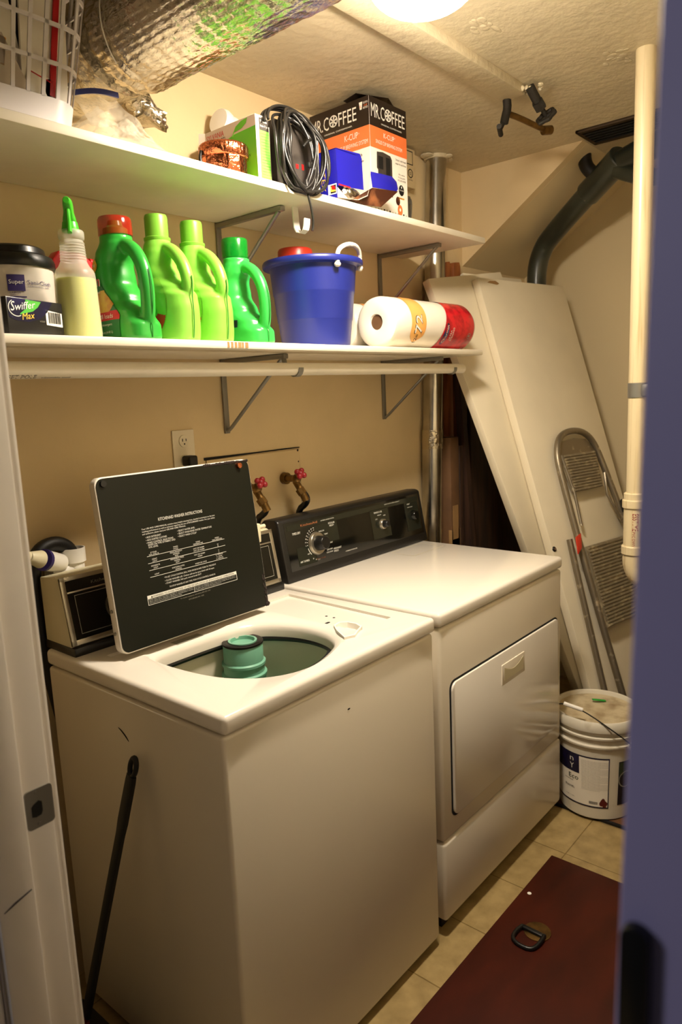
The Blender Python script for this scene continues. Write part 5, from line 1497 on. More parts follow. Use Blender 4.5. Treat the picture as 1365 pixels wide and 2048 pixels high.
# white ribbed plastic bulb pack behind it, against the wall
t = thing('white_spiral_bulb', 'white ribbed plastic piece lying against the wall behind the light bulb carton', 'plastic part', (0.66, 0.63, 1.99))
b = B()
A_, Bv = V((0.648, 0.640, 2.220)), V((0.770, 0.650, 2.192))
ax = (Bv - A_).normalized()
mt = Matrix.Translation(A_) @ ax.to_track_quat('Z', 'Y').to_matrix().to_4x4()
prof = [(0.001, -0.002), (0.033, 0.0)]
for k in range(4):
    prof += [(0.035 - 0.0025 * k, 0.004 + 0.034 * k), (0.037 - 0.0025 * k, 0.014 + 0.034 * k), (0.035 - 0.0025 * k, 0.028 + 0.034 * k), (0.029 - 0.0025 * k, 0.0325 + 0.034 * k)]
prof += [(0.02, 0.137), (0.001, 0.138)]
b.lathe(prof, mtx=mt, seg=40); b.build('ribbed_body', M['white'], t)
b = B(); b.faces([V((0.585, 0.66, 2.14)), V((0.66, 0.66, 2.185)), V((0.68, 0.60, 2.163)), V((0.61, 0.585, 2.13)), V((0.585, 0.66, 2.135)), V((0.66, 0.66, 2.18)), V((0.68, 0.60, 2.158)), V((0.61, 0.585, 2.125))],
               [(0, 1, 2, 3), (7, 6, 5, 4), (0, 4, 5, 1), (1, 5, 6, 2), (2, 6, 7, 3), (3, 7, 4, 0)]); b.cyl((0.645, 0.635, 1.988), (0.650, 0.635, 2.17), 0.03, 0.034, 24); b.build('base', M['white'], t)

# dark binder box, cables over it
t = thing('binder_box', 'charcoal carton with a white edge standing behind the cable coil', 'carton', (0.68, 0.42, ZU))
b = B(); b.box((0.606, 0.385, ZU), (0.762, 0.52, ZU + 0.163), 0.001, 1); b.build('carton_body', M['binder'], t)
b = B(); b.box((0.758, 0.3835, ZU), (0.7635, 0.3855, ZU + 0.163)); b.build('white_edge', M['ink'], t)
b = B(); rect(plane((0.618, 0.385, ZU), (1, 0, 0), (0, 0, 1)), 0.056, 0.060, 0.066, 0.071, b); b.build('red_mark', M['labred'], t); b = B(); rect(plane((0.618, 0.385, ZU), (1, 0, 0), (0, 0, 1)), 0.078, 0.06, 0.086, 0.074, b); b.build('red_mark', M['labred'], t)
b = B(); b.box((0.574, 0.390, ZU), (0.592, 0.56, ZU + 0.140), 0.001, 1)
solo(b, 'grey_carton', M['boxgrey'], 'thin grey carton between the light bulb carton and the charcoal carton', 'carton', (0.583, 0.48, ZU))
b = B(); b.box((0.767, 0.47, ZU), (0.805, 0.62, ZU + 0.175), 0.001, 1)
solo(b, 'brown_carton', M['kraftdark'], 'narrow brown carton behind the charcoal one, left of the coffee maker box', 'carton', (0.78, 0.53, ZU))

t = thing('cable_coil', 'coil of black electrical cable draped over the upper shelf edge', 'cable', (0.67, 0.36, ZU))
random.seed(11)
b = B()
for k in range(11):
    cx = 0.650 + random.uniform(-0.020, 0.020)
    rx_, rz_ = random.uniform(0.048, 0.082), random.uniform(0.086, 0.104)
    zc_ = ZU + 0.082 + random.uniform(-0.008, 0.008) - (rz_ - 0.096) * 0.2
    lean = random.uniform(-0.35, 0.35)
    yb = 0.352 + random.uniform(-0.018, 0.004)
    pts = []
    for j in range(26):
        a = 2 * math.pi * j / 26
        px_, pz_ = rx_ * math.cos(a), rz_ * math.sin(a)
        x = cx + px_ * math.cos(lean * 0.5) - pz_ * math.sin(lean * 0.35)
        z = zc_ + pz_
        z = max(z, ZU - 0.012)
        y = yb + 0.055 * max(0, (pz_ / rz_ - 0.35)) ** 1.3 + 0.006 * math.sin(3 * a + k) - 0.006 * (k % 3)
        pts.append((x, min(y, 0.378), z))
    b.tube(pts, 0.0036, 8, closed=True, smooth=1)
for k in range(3):
    pts = []
    for j in range(20):
        a = math.pi * (0.05 + 0.95 * j / 19)
        pts.append((0.632 + 0.085 * math.cos(a) + 0.006 * k, 0.372 - 0.006 * k + 0.012 * math.sin(a), ZU + 0.135 + 0.050 * math.sin(a) + 0.004 * k))
    b.tube(pts, 0.0036, 8, smooth=1)
b.build('loops', M['cable'], t, smooth=60)
b = B(); b.tube([(0.662, 0.340, ZU + 0.02), (0.660, 0.336, ZU - 0.01), (0.672, 0.335, ZU - 0.05), (0.680, 0.338, ZU - 0.082), (0.676, 0.340, ZU - 0.10)], 0.0030, 8, smooth=2); b.build('hanging_end', M['cable'], t)
b = B(); b.box((0.655, 0.322, ZU + 0.045), (0.668, 0.329, ZU + 0.058), 0.002); b.tube([(0.640, 0.325, ZU + 0.090), (0.655, 0.323, ZU + 0.105), (0.668, 0.325, ZU + 0.112)], 0.0035, 8); b.build('cable_tie', M['black'], t)
# white J hook under the shelf
b = B()
rings = []
for y, z in ((0.432, 1.9665), (0.430, 1.935), (0.428, 1.912), (0.420, 1.900), (0.408, 1.896), (0.397, 1.902), (0.392, 1.915), (0.390, 1.93)):
    rings.append([V((0.700, y, z)), V((0.722, y, z)), V((0.722, y - 0.003, z + 0.001)), V((0.700, y - 0.003, z + 0.001))])
b.loft(rings)
solo(b, 'j_hook', M['white'], 'white plastic hook under the upper shelf beside the hanging cable end', 'hook', (0.711, 0.43, 1.9665))

# torn blue carton
q0 = V((0.797, 0.352, ZU))
t = thing('torn_blue_carton', 'torn-open royal blue carton in front of the coffee maker box', 'carton', q0)
b = B()
outer = [(0, 0.055), (0.0, 0.0), (0.006, -0.003), (0.012, 0.0)]
# left side, front upper part, back, bottom as folded card
b.box(q0 + V((0, 0, 0.003)), q0 + V((0.0015, 0.062, 0.128)))
b.prism([(0.0, 0.034), (0.002, 0.128), (0.102, 0.134), (0.110, 0.122), (0.114, 0.042)], q0 + V((0, 0.0015, 0)), (1, 0, 0), (0, 0, 1), 0.0015)
b.box(q0 + V((0, 0.060, 0.0)), q0 + V((0.10, 0.0615, 0.128)))
b.box(q0 + V((0, 0, 0.126)), q0 + V((0.085, 0.060, 0.1275)))
b.build('carton_shell', M['bluebox'], t)
b = B()
b.faces([q0 + V(p) for p in ((0, 0.0, 0.030), (0, 0.0, 0.004), (0.03, -0.010, 0.003), (0.07, -0.016, 0.005), (0.11, -0.016, 0.022), (0.128, -0.012, 0.052), (0.140, -0.008, 0.112), (0.125, 0.0, 0.03), (0.05, 0.03, 0.003), (0.10, 0.05, 0.003), (0.0, 0.06, 0.003))],
        [(0, 1, 2), (1, 10, 8, 2), (2, 8, 3), (3, 8, 4), (4, 8, 7), (4, 7, 5), (5, 7, 6), (8, 10, 9), (7, 8, 9)])
fl_ = b.build('torn_inside', M['boxgrey'], t, smooth=0); bake(fl_, [('SOLIDIFY', dict(thickness=0.001))])
b = B()
b.prism([(0, 0), (0.105, 0.006), (0.112, 0.014), (0.110, 0.034), (0.092, 0.046), (0, 0.044)], q0 + V((0.138, -0.012, 0.050)), (1, -0.08, 0), (0, 0.15, 1), 0.002, 0.0006)
b.build('torn_front_flap', M['bluebox'], t)
b = B()
b.faces([q0 + V(p) for p in ((0.045, -0.012, 0.003), (0.136, -0.013, 0.049), (0.246, -0.022, 0.056), (0.175, -0.012, 0.004), (0.12, 0.0, 0.003), (0.05, 0.02, 0.003))], [(0, 1, 4, 5), (1, 2, 3, 4)])
bb_ = b.build('brown_underside', M['brownprint'], t, smooth=0); bake(bb_, [('SOLIDIFY', dict(thickness=0.001))])
b = B(); b.sphere(q0 + V((0.066, 0.012, 0.024)), 0.026, (1.6, 0.7, 0.6), 24)
cr = b.build('crumpled_foil', M['foil2'], t)
for v in cr.data.vertices:
    p = v.co.copy(); v.co += v.normal * 0.005 * noise.noise(p * 140)
b = B(); rect(plane(q0 + V((0, 0.0015, 0)), (1, 0, 0), (0, 0, 1), 0.0018), 0.006, 0.036, 0.055, 0.0395, b); b.build('red_strip', M['labred'], t)
LF = lambda e: (lambda u, v: q0 + V((-e, 0.060 - u, v)))
b = B(); rect(LF(0.0006), 0.028, 0.014, 0.058, 0.040, b); lg = b.build('logo_square', M['ink'], t)
b = B(); rect(LF(0.001), 0.037, 0.017, 0.056, 0.037, b); lk = b.build('logo_field', M['inkblack'], lg)
b = B(); flatpoly(b, LF(0.0014), [(0.046 + 0.008 * math.cos(R(a)), 0.028 + 0.008 * math.sin(R(a))) for a in range(0, 360, 20)]); b.build('logo_spot', M['labred'], lk)
b = B(); flatpoly(b, LF(0.0018), [(0.038, 0.034), (0.041, 0.034), (0.042, 0.026), (0.055, 0.024), (0.055, 0.020), (0.038, 0.021)]); b.build('logo_bar', M['swyellow'], lk)
b = B(); b.text('LATEX', lambda u, v: LF(0.0008)(0.006 + v, 0.106 - u), 0.080, 0.015); b.build('yellow_lettering', M['swyellow'], t, smooth=0)

# coffee maker carton
c0 = V((1.050, 0.430, ZU))
CW, CD, CH = 0.187, 0.235, 0.345
t = thing('coffee_maker_carton', 'large coffee maker carton, black, orange and white, on the upper shelf', 'carton', c0)
b = B(); b.box(c0, c0 + V((CW, CD, CH)), 0.001, 1); b.build('carton_body', M['boxwhite'], t)
FR = lambda e=0.0006: (lambda u, v: c0 + V((u, -e, v)))            # front, faces the room
LS = lambda e=0.0006: (lambda u, v: c0 + V((-e, CD - u, v)))       # left side
b = B(); rect(FR(), 0, 0.265, CW, CH, b); rect(LS(), 0, 0.265, CD, CH, b); kb_ = b.build('black_band', M['coffblack'], t)
b = B(); rect(FR(), 0, 0.205, CW, 0.265, b); rect(LS(), 0, 0.205, CD, 0.265, b); ob_ = b.build('orange_band', M['cofforange'], t)
def wheel(bb, fn, cu, cv, r):
    n = 28
    for k in range(n):
        a0, a1 = 2 * math.pi * k / n, 2 * math.pi * (k + 1) / n
        bb.quad(fn(cu + r * 0.80 * math.cos(a0), cv + r * 0.80 * math.sin(a0)), fn(cu + r * math.cos(a0), cv + r * math.sin(a0)), fn(cu + r * math.cos(a1), cv + r * math.sin(a1)), fn(cu + r * 0.80 * math.cos(a1), cv + r * 0.80 * math.sin(a1)))
    for k in range(6):
        a = 2 * math.pi * k / 6 + 0.3
        d = (math.cos(a), math.sin(a)); w = 0.045 * r * 1.6
        pts = []
        for rr, s_ in ((0.0, 1), (0.85, 2.6), (0.85, -2.6), (0.0, -1)):
            pts.append((cu + d[0] * r * rr - d[1] * w * s_, cv + d[1] * r * rr + d[0] * w * s_))
        flatpoly(bb, fn, pts)
def coffee_title(fn, u0, v0, wtot, h):
    bb = B()
    bb.text('MR.', lambda u, v: fn(u0 + u, v0 + v), wtot * 0.255, h)
    bb.text('C', lambda u, v: fn(u0 + wtot * 0.275 + u, v0 + v), wtot * 0.115, h)
    wheel(bb, fn, u0 + wtot * 0.497, v0 + h * 0.5, h * 0.43)
    bb.text('FFEE', lambda u, v: fn(u0 + wtot * 0.610 + u, v0 + v), wtot * 0.390, h)
    bb.text('ORIGINAL COFFEEMAKER', lambda u, v: fn(u0 + wtot * 0.28 + u, v0 - h * 0.35 + v), wtot * 0.62, h * 0.11)
    return bb
f1, f2 = FR(0.0012), LS(0.0012)
coffee_title(f1, 0.008, 0.290, 0.170, 0.040).build('white_lettering', M['ink'], kb_, smooth=0)
b = coffee_title(f2, 0.008, 0.288, 0.180, 0.040)
flatpoly(b, f2, [(0.199, 0.333), (0.212, 0.333), (0.209, 0.312), (0.202, 0.312)])
b.text('KEURIG', lambda u, v: f2(0.214 + u, 0.326 + v), 0.018, 0.006); b.text('BREWED', lambda u, v: f2(0.214 + u, 0.312 + v), 0.018, 0.006)
b.build('white_lettering', M['ink'], kb_, smooth=0)
b = B(); b.text('K', lambda u, v: LS(0.0016)(0.2025 + u, 0.316 + v), 0.006, 0.009); b.text('CUP', lambda u, v: LS(0.0018)(0.2175 + u, 0.3185 + v), 0.013, 0.005); b.build('small_mark', M['cofforange'], kb_, smooth=0)
b = B()
b.text('K-CUP', lambda u, v: f1(CW / 2 + u, 0.241 + v), 0.054, 0.015, 'c'); b.text('\u00ae', lambda u, v: f1(CW / 2 + 0.031 - 0.002 + u, 0.241 + 0.009 + v), 0.004, 0.004); b.text('SINGLE CUP BREWING SYSTEM', lambda u, v: f1(CW / 2 + u, 0.220 + v), 0.135, 0.011, 'c')
b.text('K-CUP', lambda u, v: f2(0.165 + u, 0.238 + v), 0.052, 0.018, 'c'); b.text('\u00ae', lambda u, v: f2(0.165 + 0.030 - 0.002 + u, 0.238 + 0.009 + v), 0.004, 0.004); b.text('SINGLE CUP BREWING SYSTEM', lambda u, v: f2(0.155 + u, 0.216 + v), 0.145, 0.012, 'c')
b.build('white_lettering', M['ink'], ob_, smooth=0)
b = B()
b.text('Simply add fresh', lambda u, v: f2(0.110 + u, 0.183 + v), 0.095, 0.010); b.text('water for each brew', lambda u, v: f2(0.105 + u, 0.166 + v), 0.105, 0.010)
b.text('Simply add fresh', lambda u, v: f1(0.125 + u, 0.190 + v), 0.055, 0.006); b.text('water for each brew', lambda u, v: f1(0.123 + u, 0.179 + v), 0.058, 0.006)
b.text('Also makes', lambda u, v: f1(0.155 + u, 0.150 + v), 0.034, 0.005, 'c'); b.text('K-Cup packs', lambda u, v: f1(0.155 + u, 0.141 + v), 0.036, 0.005, 'c'); b.text('INCLUDES FILTER', lambda u, v: f1(0.155 + u, 0.132 + v), 0.042, 0.005, 'c')
for r_ in range(2):
    for k in range(12):
        u = 0.012 + 0.0145 * k
        b.text(random.choice(('A', 'o', 'X', 'I', 'n', '=', 'E')), lambda u_, v_, u=u, r_=r_: f1(u + u_, 0.030 - 0.016 * r_ + v_), 0.007, 0.007)
b.build('printed_text', M['inkblack'], t, smooth=0)
# picture of the coffee maker
b = B()
flatpoly(b, FR(0.0010), [(0.030, 0.078), (0.106, 0.078), (0.106, 0.186), (0.098, 0.196), (0.060, 0.200), (0.030, 0.196), (0.028, 0.150), (0.034, 0.146)]); pic = b.build('machine_picture', M['binder'], t)
b = B(); rect(FR(0.0014), 0.074, 0.082, 0.096, 0.188, b); rect(FR(0.0014), 0.036, 0.150, 0.060, 0.186, b); b.build('dark_area', M['inkblack'], pic)
b = B(); flatpoly(b, FR(0.0016), [(0.034, 0.078), (0.066, 0.078), (0.070, 0.120), (0.060, 0.128), (0.042, 0.128), (0.032, 0.120)]); b.tube([FR(0.002)(0.068, 0.115), FR(0.002)(0.082, 0.110), FR(0.002)(0.082, 0.092), FR(0.002)(0.067, 0.088)], 0.002, 6, smooth=2); mg = b.build('mug_picture', M['boxwhite'], pic)
b = B(); flatpoly(b, FR(0.0020), [(0.051 + 0.016 * math.cos(R(a)), 0.120 + 0.005 * math.sin(R(a))) for a in range(0, 360, 20)]); b.build('coffee_surface', M['brownprint'], pic)
def disc(fn, cu, cv, ru, rv):
    bb = B(); flatpoly(bb, fn, [(cu + ru * math.cos(R(a)), cv + rv * math.sin(R(a))) for a in range(0, 360, 15)]); return bb
bd = disc(FR(0.001), 0.152, 0.106, 0.014, 0.016).build('black_badge', M['inkblack'], t)
b = B(); b.text('KEURIG', lambda u, v: FR(0.0014)(0.152 + u, 0.104 + v), 0.022, 0.004, 'c'); rect(FR(0.0014), 0.150, 0.112, 0.154, 0.118, b); b.build('white_lettering', M['ink'], bd, smooth=0)
b = B(); rect(FR(0.001), 0.137, 0.080, 0.166, 0.084, b); b.build('gold_line', M['labyel'], t)
disc(FR(0.001), 0.132, 0.072, 0.011, 0.013).build('brown_cup_picture', M['brownprint'], t)
rdp = disc(FR(0.0012), 0.142, 0.046, 0.013, 0.016).build('red_cup_picture', M['cofforange'], t); disc(FR(0.0016), 0.142, 0.047, 0.004, 0.005).build('cup_centre', M['ink'], rdp)
b = B()
b.faces([c0 + V(p) for p in ((0.004, 0.001, CH), (CW * 0.5, -0.004, CH + 0.014), (CW, 0.03, CH + 0.006), (CW, 0.085, CH + 0.03), (CW, 0.10, CH), (0.005, 0.10, CH + 0.012), (0.004, 0.05, CH + 0.02))], [(0, 1, 6), (1, 2, 3, 6), (3, 5, 6), (3, 4, 5)])
tf = b.build('open_top_flap', M['coffblack'], t, smooth=0); bake(tf, [('SOLIDIFY', dict(thickness=0.001))])

# ================================================================== LEANING PANELS, LADDER, CLUTTER UNDER THE STAIR
def frame(q, rows):
    """local axes: x = into the stack (thickness), -y = to the right, -z = down"""
    m = Matrix(((rows[0][0], rows[0][1], rows[0][2]), (rows[1][0], rows[1][1], rows[1][2]), (rows[2][0], rows[2][1], rows[2][2])))
    x = m.col[0].normalized()
    z = (m.col[2] - x * m.col[2].dot(x)).normalized()
    y = z.cross(x)
    mx = Matrix.Identity(4)
    for i in range(3):
        mx[i][0], mx[i][1], mx[i][2], mx[i][3] = x[i], y[i], z[i], q[i]
    return mx
PN = frame((1.824, 0.516, 1.8985), ((0.166, -0.985, 0.056), (0.935, 0.175, 0.309), (-0.314, 0.001, 0.950)))
PL_ = frame((1.588, 0.590, 1.883), ((0.162, -0.984, -0.080), (0.936, 0.127, 0.329), (-0.314, -0.129, 0.941)))
def pp(m, a, bb, d):
    return m @ V((d, -a, -bb))
LBN = PN.translation.z / PN[2][2] - 0.002
LBL = PL_.translation.z / PL_[2][2] - 0.002
t = thing('door_panel', 'white door panel leaning at the front of the stack, behind the stepladder', 'door panel', PN, 'old doors leaning under the stair')
b = B(); b.box((0, -0.580, -LBN), (0.033, 0, 0), 0.0025, mtx=PN); b.build('panel_board', M['door'], t)
b = B(); b.cyl(pp(PN, 0.012, 1.095, 0.002), pp(PN, 0.012, 1.095, -0.004), 0.0115, 0.009, 18, 0.001); bo = b.build('bolt', M['doorhole'], t); bo['label'] = 'dark round bolt'
b = B(); b.cyl(pp(PN, 0.012, 1.095, -0.004), pp(PN, 0.012, 1.095, -0.005), 0.0045, seg=12); b.build('bolt_centre', M['chrome'], bo)
b = B()
b.prism([(0.05, 0.012), (0.11, 0.006), (0.125, 0.012), (0.105, 0.022), (0.07, 0.020)], pp(PN, 0, 0.03, -0.0004), pp(PN, 1, 0, 0) - pp(PN, 0, 0, 0), pp(PN, 0, -1, 0) - pp(PN, 0, 0, 0), 0.0006)
b.build('chipped_paint', M['kraft'], t)
LW = 0.46
t2 = B(); t2.box((0, -LW, -LBL - 0.045), (0.033, 0, 0), 0.0025, mtx=PL_)
o = t2.build('door_panel', M['door'], None, PL_)
tag(o, 'white door panel on the left of the stack, its edge beside the metal flue', 'door panel', 'old doors leaning under the stair')
# trim its foot level with the floor
cb = B(); cb.box((1.2, -0.8, -0.5), (2.8, 0.9, 0.002)); cut(o, cb)
mx3 = frame((1.90, 0.578, 1.945), ((0.166, -0.985, 0.056), (0.935, 0.175, 0.309), (-0.314, 0.001, 0.950)))
mx3 = Matrix.Translation(PN.translation + (mx3.col[0].to_3d()) * 0.062 + V((0.075, 0.02, 0.052))) @ PN.to_3x3().to_4x4()
b = B(); b.box((0, -0.33, -(mx3.translation.z / PN[2][2]) + 0.004), (0.018, 0.05, 0), 0.002, mtx=mx3)
solo(b, 'door_panel', M['door'], 'white panel at the back of the stack, only its top edge showing', 'door panel', mx3, 'old doors leaning under the stair')

# folding step stool leaning on the panel
def lp_(a, bb, d=-0.03):
    return pp(PN, a * 0.985, bb * 0.985, d)
t = thing('step_stool', 'folded paint-splashed aluminium step stool leaning on the front door panel', 'step stool', lp_(0.30, 1.95))
FB = LBN / 0.985 - 0.012
b = B(); b.tube([lp_(0.128, FB, -0.045), lp_(0.134, 1.2), lp_(0.140, 0.83), lp_(0.150, 0.755), lp_(0.185, 0.695), lp_(0.245, 0.668), lp_(0.33, 0.665), lp_(0.395, 0.685), lp_(0.435, 0.735), lp_(0.452, 0.82), lp_(0.492, 1.05), lp_(0.545, 1.5), lp_(0.585, FB, -0.045)], 0.0130, 16, smooth=2); b.build('front_frame', M['alu'], t)
b = B(); b.tube([lp_(0.092, 1.09, -0.022), lp_(0.080, 1.25, -0.020), lp_(0.030, FB + 0.01, -0.020)], 0.0115, 14, smooth=1); b.build('rear_leg', M['alu'], t)
b = B(); b.tube([lp_(0.515, 1.05, -0.018), lp_(0.528, 1.25, -0.016), lp_(0.570, FB + 0.01, -0.016)], 0.0115, 14, smooth=1); b.build('rear_leg', M['alu'], t)
def slab(a0, b0, a1, b1, a2, b2, a3, b3, d0, th, ribs, name):
    q = B()
    q.loft([[lp_(a0, b0, d0), lp_(a1, b1, d0), lp_(a2, b2, d0), lp_(a3, b3, d0)], [lp_(a0, b0, d0 + th), lp_(a1, b1, d0 + th), lp_(a2, b2, d0 + th), lp_(a3, b3, d0 + th)]])
    for k in range(ribs):
        f0, f1 = (k + 0.25) / ribs, (k + 0.75) / ribs
        def e(f, s_):
            A = (a0 + (a3 - a0) * f, b0 + (b3 - b0) * f); Cc = (a1 + (a2 - a1) * f, b1 + (b2 - b1) * f)
            return (A[0] + (Cc[0] - A[0]) * s_, A[1] + (Cc[1] - A[1]) * s_)
        P4_ = [e(f0, 0.04), e(f0, 0.96), e(f1, 0.96), e(f1, 0.04)]
        q.loft([[lp_(*p, d0) for p in P4_], [lp_(*p, d0 - 0.0045) for p in P4_]])
    return q.build(name, M['tread'], t)
slab(0.172, 0.762, 0.415, 0.762, 0.398, 0.914, 0.190, 0.914, -0.036, 0.014, 13, 'upper_step')
slab(0.150, 1.135, 0.490, 1.135, 0.520, 1.455, 0.142, 1.455, -0.044, 0.016, 24, 'lower_step')
b = B()
hp = [(0.170, 0.800), (0.165, 0.735), (0.195, 0.705), (0.30, 0.696), (0.385, 0.705), (0.425, 0.745), (0.435, 0.800)]
b.loft([[lp_(a, c, -0.026) for a, c in hp], [lp_(a, c, -0.020) for a, c in hp]]); b.build('top_plate', M['alu'], t)
b = B(); b.tube([lp_(0.172, 0.76, -0.034), lp_(0.190, 0.92, -0.034), lp_(0.176, 1.05, -0.034)], 0.006, 8); b.build('link_bar', M['alu'], t)
b = B(); b.tube([lp_(0.440, 0.86, -0.034), lp_(0.415, 0.95, -0.034), lp_(0.47, 1.08, -0.034)], 0.006, 8); b.build('link_bar', M['alu'], t)
b = B(); b.prism([(-0.012, -0.012), (0.022, 0.006), (0.042, 0.062), (0.004, 0.052)], lp_(0.084, 1.140, -0.052), lp_(1, 0) - lp_(0, 0), lp_(0, -1) - lp_(0, 0), 0.004, 0.001); b.build('red_hinge_cover', M['redtub'], t)
b = B(); b.prism([(0, 0), (0.025, 0.005), (0.018, 0.055), (0.004, 0.050)], lp_(0.470, 1.04, -0.046), lp_(1, 0) - lp_(0, 0), lp_(0, -1) - lp_(0, 0), 0.004, 0.001); b.build('hinge_cover', M['iron'], t)
for a_ in (0.128, 0.585):
    b = B(); b.cyl(lp_(a_, FB - 0.03, -0.044), lp_(a_, FB + 0.006, -0.045), 0.0155, seg=16); b.build('rubber_foot', M['rubber'], t)

# clutter standing behind the panels
for k, (x, z, w, lab) in enumerate(((1.855, 1.985, 0.020, 'orange-brown wooden board standing on end next to the metal flue'), (1.925, 1.990, 0.026, 'orange-brown wooden board standing on end behind the front door panel'))):
    b = B(); b.prism([(-w, 0), (w, 0), (w, z - 0.015), (w * 0.7, z), (-w * 0.8, z - 0.005), (-w, z - 0.02)], (x, 0.694, 0), (1, 0, 0), (0, 0, 1), 0.026, 0.002)
    solo(b, 'wooden_board', M['wood'], lab, 'board', (x, 0.68, 0), 'boards behind the doors')
b = B(); b.box((1.735, 0.60, 0.0), (1.80, 0.69, 1.28), 0.003); t = thing('tall_carton', 'tall brown cardboard carton standing in the dark gap beside the flue', 'carton', (1.77, 0.645, 0)); b.build('carton_body', M['kraftdark'], t)
b = B(); b.box((1.7335, 0.615, 0.82), (1.8015, 0.6, 0.90), 0.001); b.box((1.745, 0.5985, 0.86), (1.785, 0.6, 1.0)); b.build('pale_label', M['kraft'], t)
b = B(); b.box((1.815, 0.605, 0.0), (1.845, 0.66, 1.24), 0.003)
solo(b, 'dark_board', M['darkwood'], 'dark narrow board standing in the gap right of the tall carton', 'board', (1.83, 0.63, 0))
b = B(); b.loft([[V((1.865, 0.53, 0)), V((1.905, 0.53, 0)), V((1.905, 0.57, 0)), V((1.865, 0.57, 0))], [V((1.855, 0.625, 1.55)), V((1.885, 0.625, 1.55)), V((1.885, 0.655, 1.55)), V((1.855, 0.655, 1.55))]])
solo(b, 'leaning_board', M['darkwood'], 'dark brown board leaning in the gap close to the left door panel', 'board', (1.85, 0.55, 0))

b = B(); b.box((2.02, 0.672, 0.0), (2.58, 0.690, 1.60), 0.002)  # added dark sheet, hides the lit wall so the gap stays black
solo(b, 'gap_darkener', M['darkwood'], 'wide dark plywood sheet added to darken the gap behind the leaning doors', 'backing', (2.3, 0.68, 0))

# ================================================================== PAINT PAIL
kx, ky = 1.585, -0.068
t = thing('floor_board', 'brown board on the floor under the paint pail with a black edge strip', 'board', (2.0, -0.2, 0))
b = B(); b.box((1.490, -0.80, 0.0), (2.10, 0.10, 0.008), 0.001); b.build('board', M['floorboard'], t)
b = B(); b.box((1.480, -0.80, 0.0), (1.490, 0.10, 0.010), 0.001); b.build('edge_strip', M['rubber'], t)
t = thing('paint_pail', 'large white paint pail with a dirty lid and wire handle beside the dryer', 'pail', (kx, ky, 0.008))
zb = 0.008
b = B()
b.lathe([(0.001, 0), (0.1178, 0.0), (0.1235, 0.005), (0.1349, 0.262), (0.1425, 0.266), (0.1434, 0.272), (0.1363, 0.276), (0.1368, 0.294), (0.1444, 0.298), (0.1453, 0.304), (0.1377, 0.308), (0.1387, 0.328), (0.001, 0.329)], (kx, ky, zb), 64); body = b.build('pail_body', M['bucketw'], t)
b = B()
b.lathe([(0.1387, 0.322), (0.1477, 0.324), (0.1487, 0.332), (0.1472, 0.352), (0.1425, 0.358), (0.1358, 0.357), (0.1330, 0.350), (0.1321, 0.344), (0.001, 0.343)], (kx, ky, zb), 64); lid_ = b.build('lid', M['bucketw'], t)
b = B(); b.lathe([(0.1316, 0.3436), (0.1316, 0.3446), (0.10, 0.3456), (0.001, 0.3458)], (kx, ky, zb), 64); b.build('dirty_top', M['lidw'], lid_)
b = B()
random.seed(5)
for k in range(26):
    a, r = random.uniform(0, 6.28), random.uniform(0.02, 0.115)
    b.sphere((kx + r * math.cos(a), ky + r * math.sin(a), zb + 0.3435), random.uniform(0.008, 0.022), (random.uniform(0.6, 1.4), random.uniform(0.6, 1.4), 0.14), 10)
b.build('dried_paint', M['lidw'], lid_, kind='stuff')
b = B(); b.box((-0.024, -0.006, 0), (0.024, 0.006, 0.004), 0.0015, mtx=Matrix.Translation((kx + 0.055, ky + 0.015, zb + 0.352)) @ Matrix.Rotation(R(-50), 4, 'Z') @ Matrix.Rotation(R(8), 4, 'Y'))
solo(b, 'green_clip', M['gain1'], 'small green plastic piece lying on the paint pail lid', 'plastic piece', (kx + 0.055, ky + 0.015, zb + 0.350))
def pail_pt(ang, z, e=0.0008):
    r = 0.1235 + (0.1349 - 0.1235) * min(max((z - 0.005) / 0.257, 0), 1) + e
    if z > 0.262:
        r = 0.1445 + e
    return V((kx + r * math.cos(R(ang)), ky + r * math.sin(R(ang)), zb + z))
def pcurve(bb, a0, z0, a1, z1, e=0.0008, n=24):
    for k in range(n):
        A, Cc = a0 + (a1 - a0) * k / n, a0 + (a1 - a0) * (k + 1) / n
        bb.quad(pail_pt(A, z0, e), pail_pt(Cc, z0, e), pail_pt(Cc, z1, e), pail_pt(A, z1, e))
b = B(); pcurve(b, 120, 0.047, 219, 0.228, 0.0006); lab = b.build('paper_label', M['paper'], body, smooth=60); lab['label'] = 'white printed label with a black border'
b = B(); pcurve(b, 120, 0.225, 219, 0.230, 0.001); pcurve(b, 120, 0.045, 219, 0.050, 0.001); pcurve(b, 217.5, 0.045, 219, 0.230, 0.001, 2); pcurve(b, 120, 0.160, 176, 0.230, 0.001); b.build('black_print', M['navy'], lab, smooth=60)
def ptxt(a0, z0, e=0.0014):
    return lambda u, v: pail_pt(a0 + math.degrees(u / 0.131), z0 + v, e)
b = B(); b.text('n', ptxt(161, 0.200), 0.014, 0.021); b.text('Y', ptxt(160.5, 0.172), 0.016, 0.021); b.build('white_lettering', M['ink'], lab, smooth=0)
b = B(); b.text('Eco', ptxt(158, 0.134), 0.038, 0.018); b.build('green_lettering', M['fold_green'], lab, smooth=0)
b = B(); b.text('ENAMEL', ptxt(150, 0.098), 0.042, 0.008); b.text('INTERIOR', ptxt(150, 0.125), 0.036, 0.004); b.text('3.78 L 1 GAL', ptxt(152, 0.066), 0.036, 0.003)
u = 190.5
while u < 203:
    w = random.choice((0.2, 0.35)); pcurve(b, u, 0.058, u + w, 0.068, 0.0012, 1); u += w + 0.3
b.build('black_lettering', M['inkblack'], lab, smooth=0)
b = B()
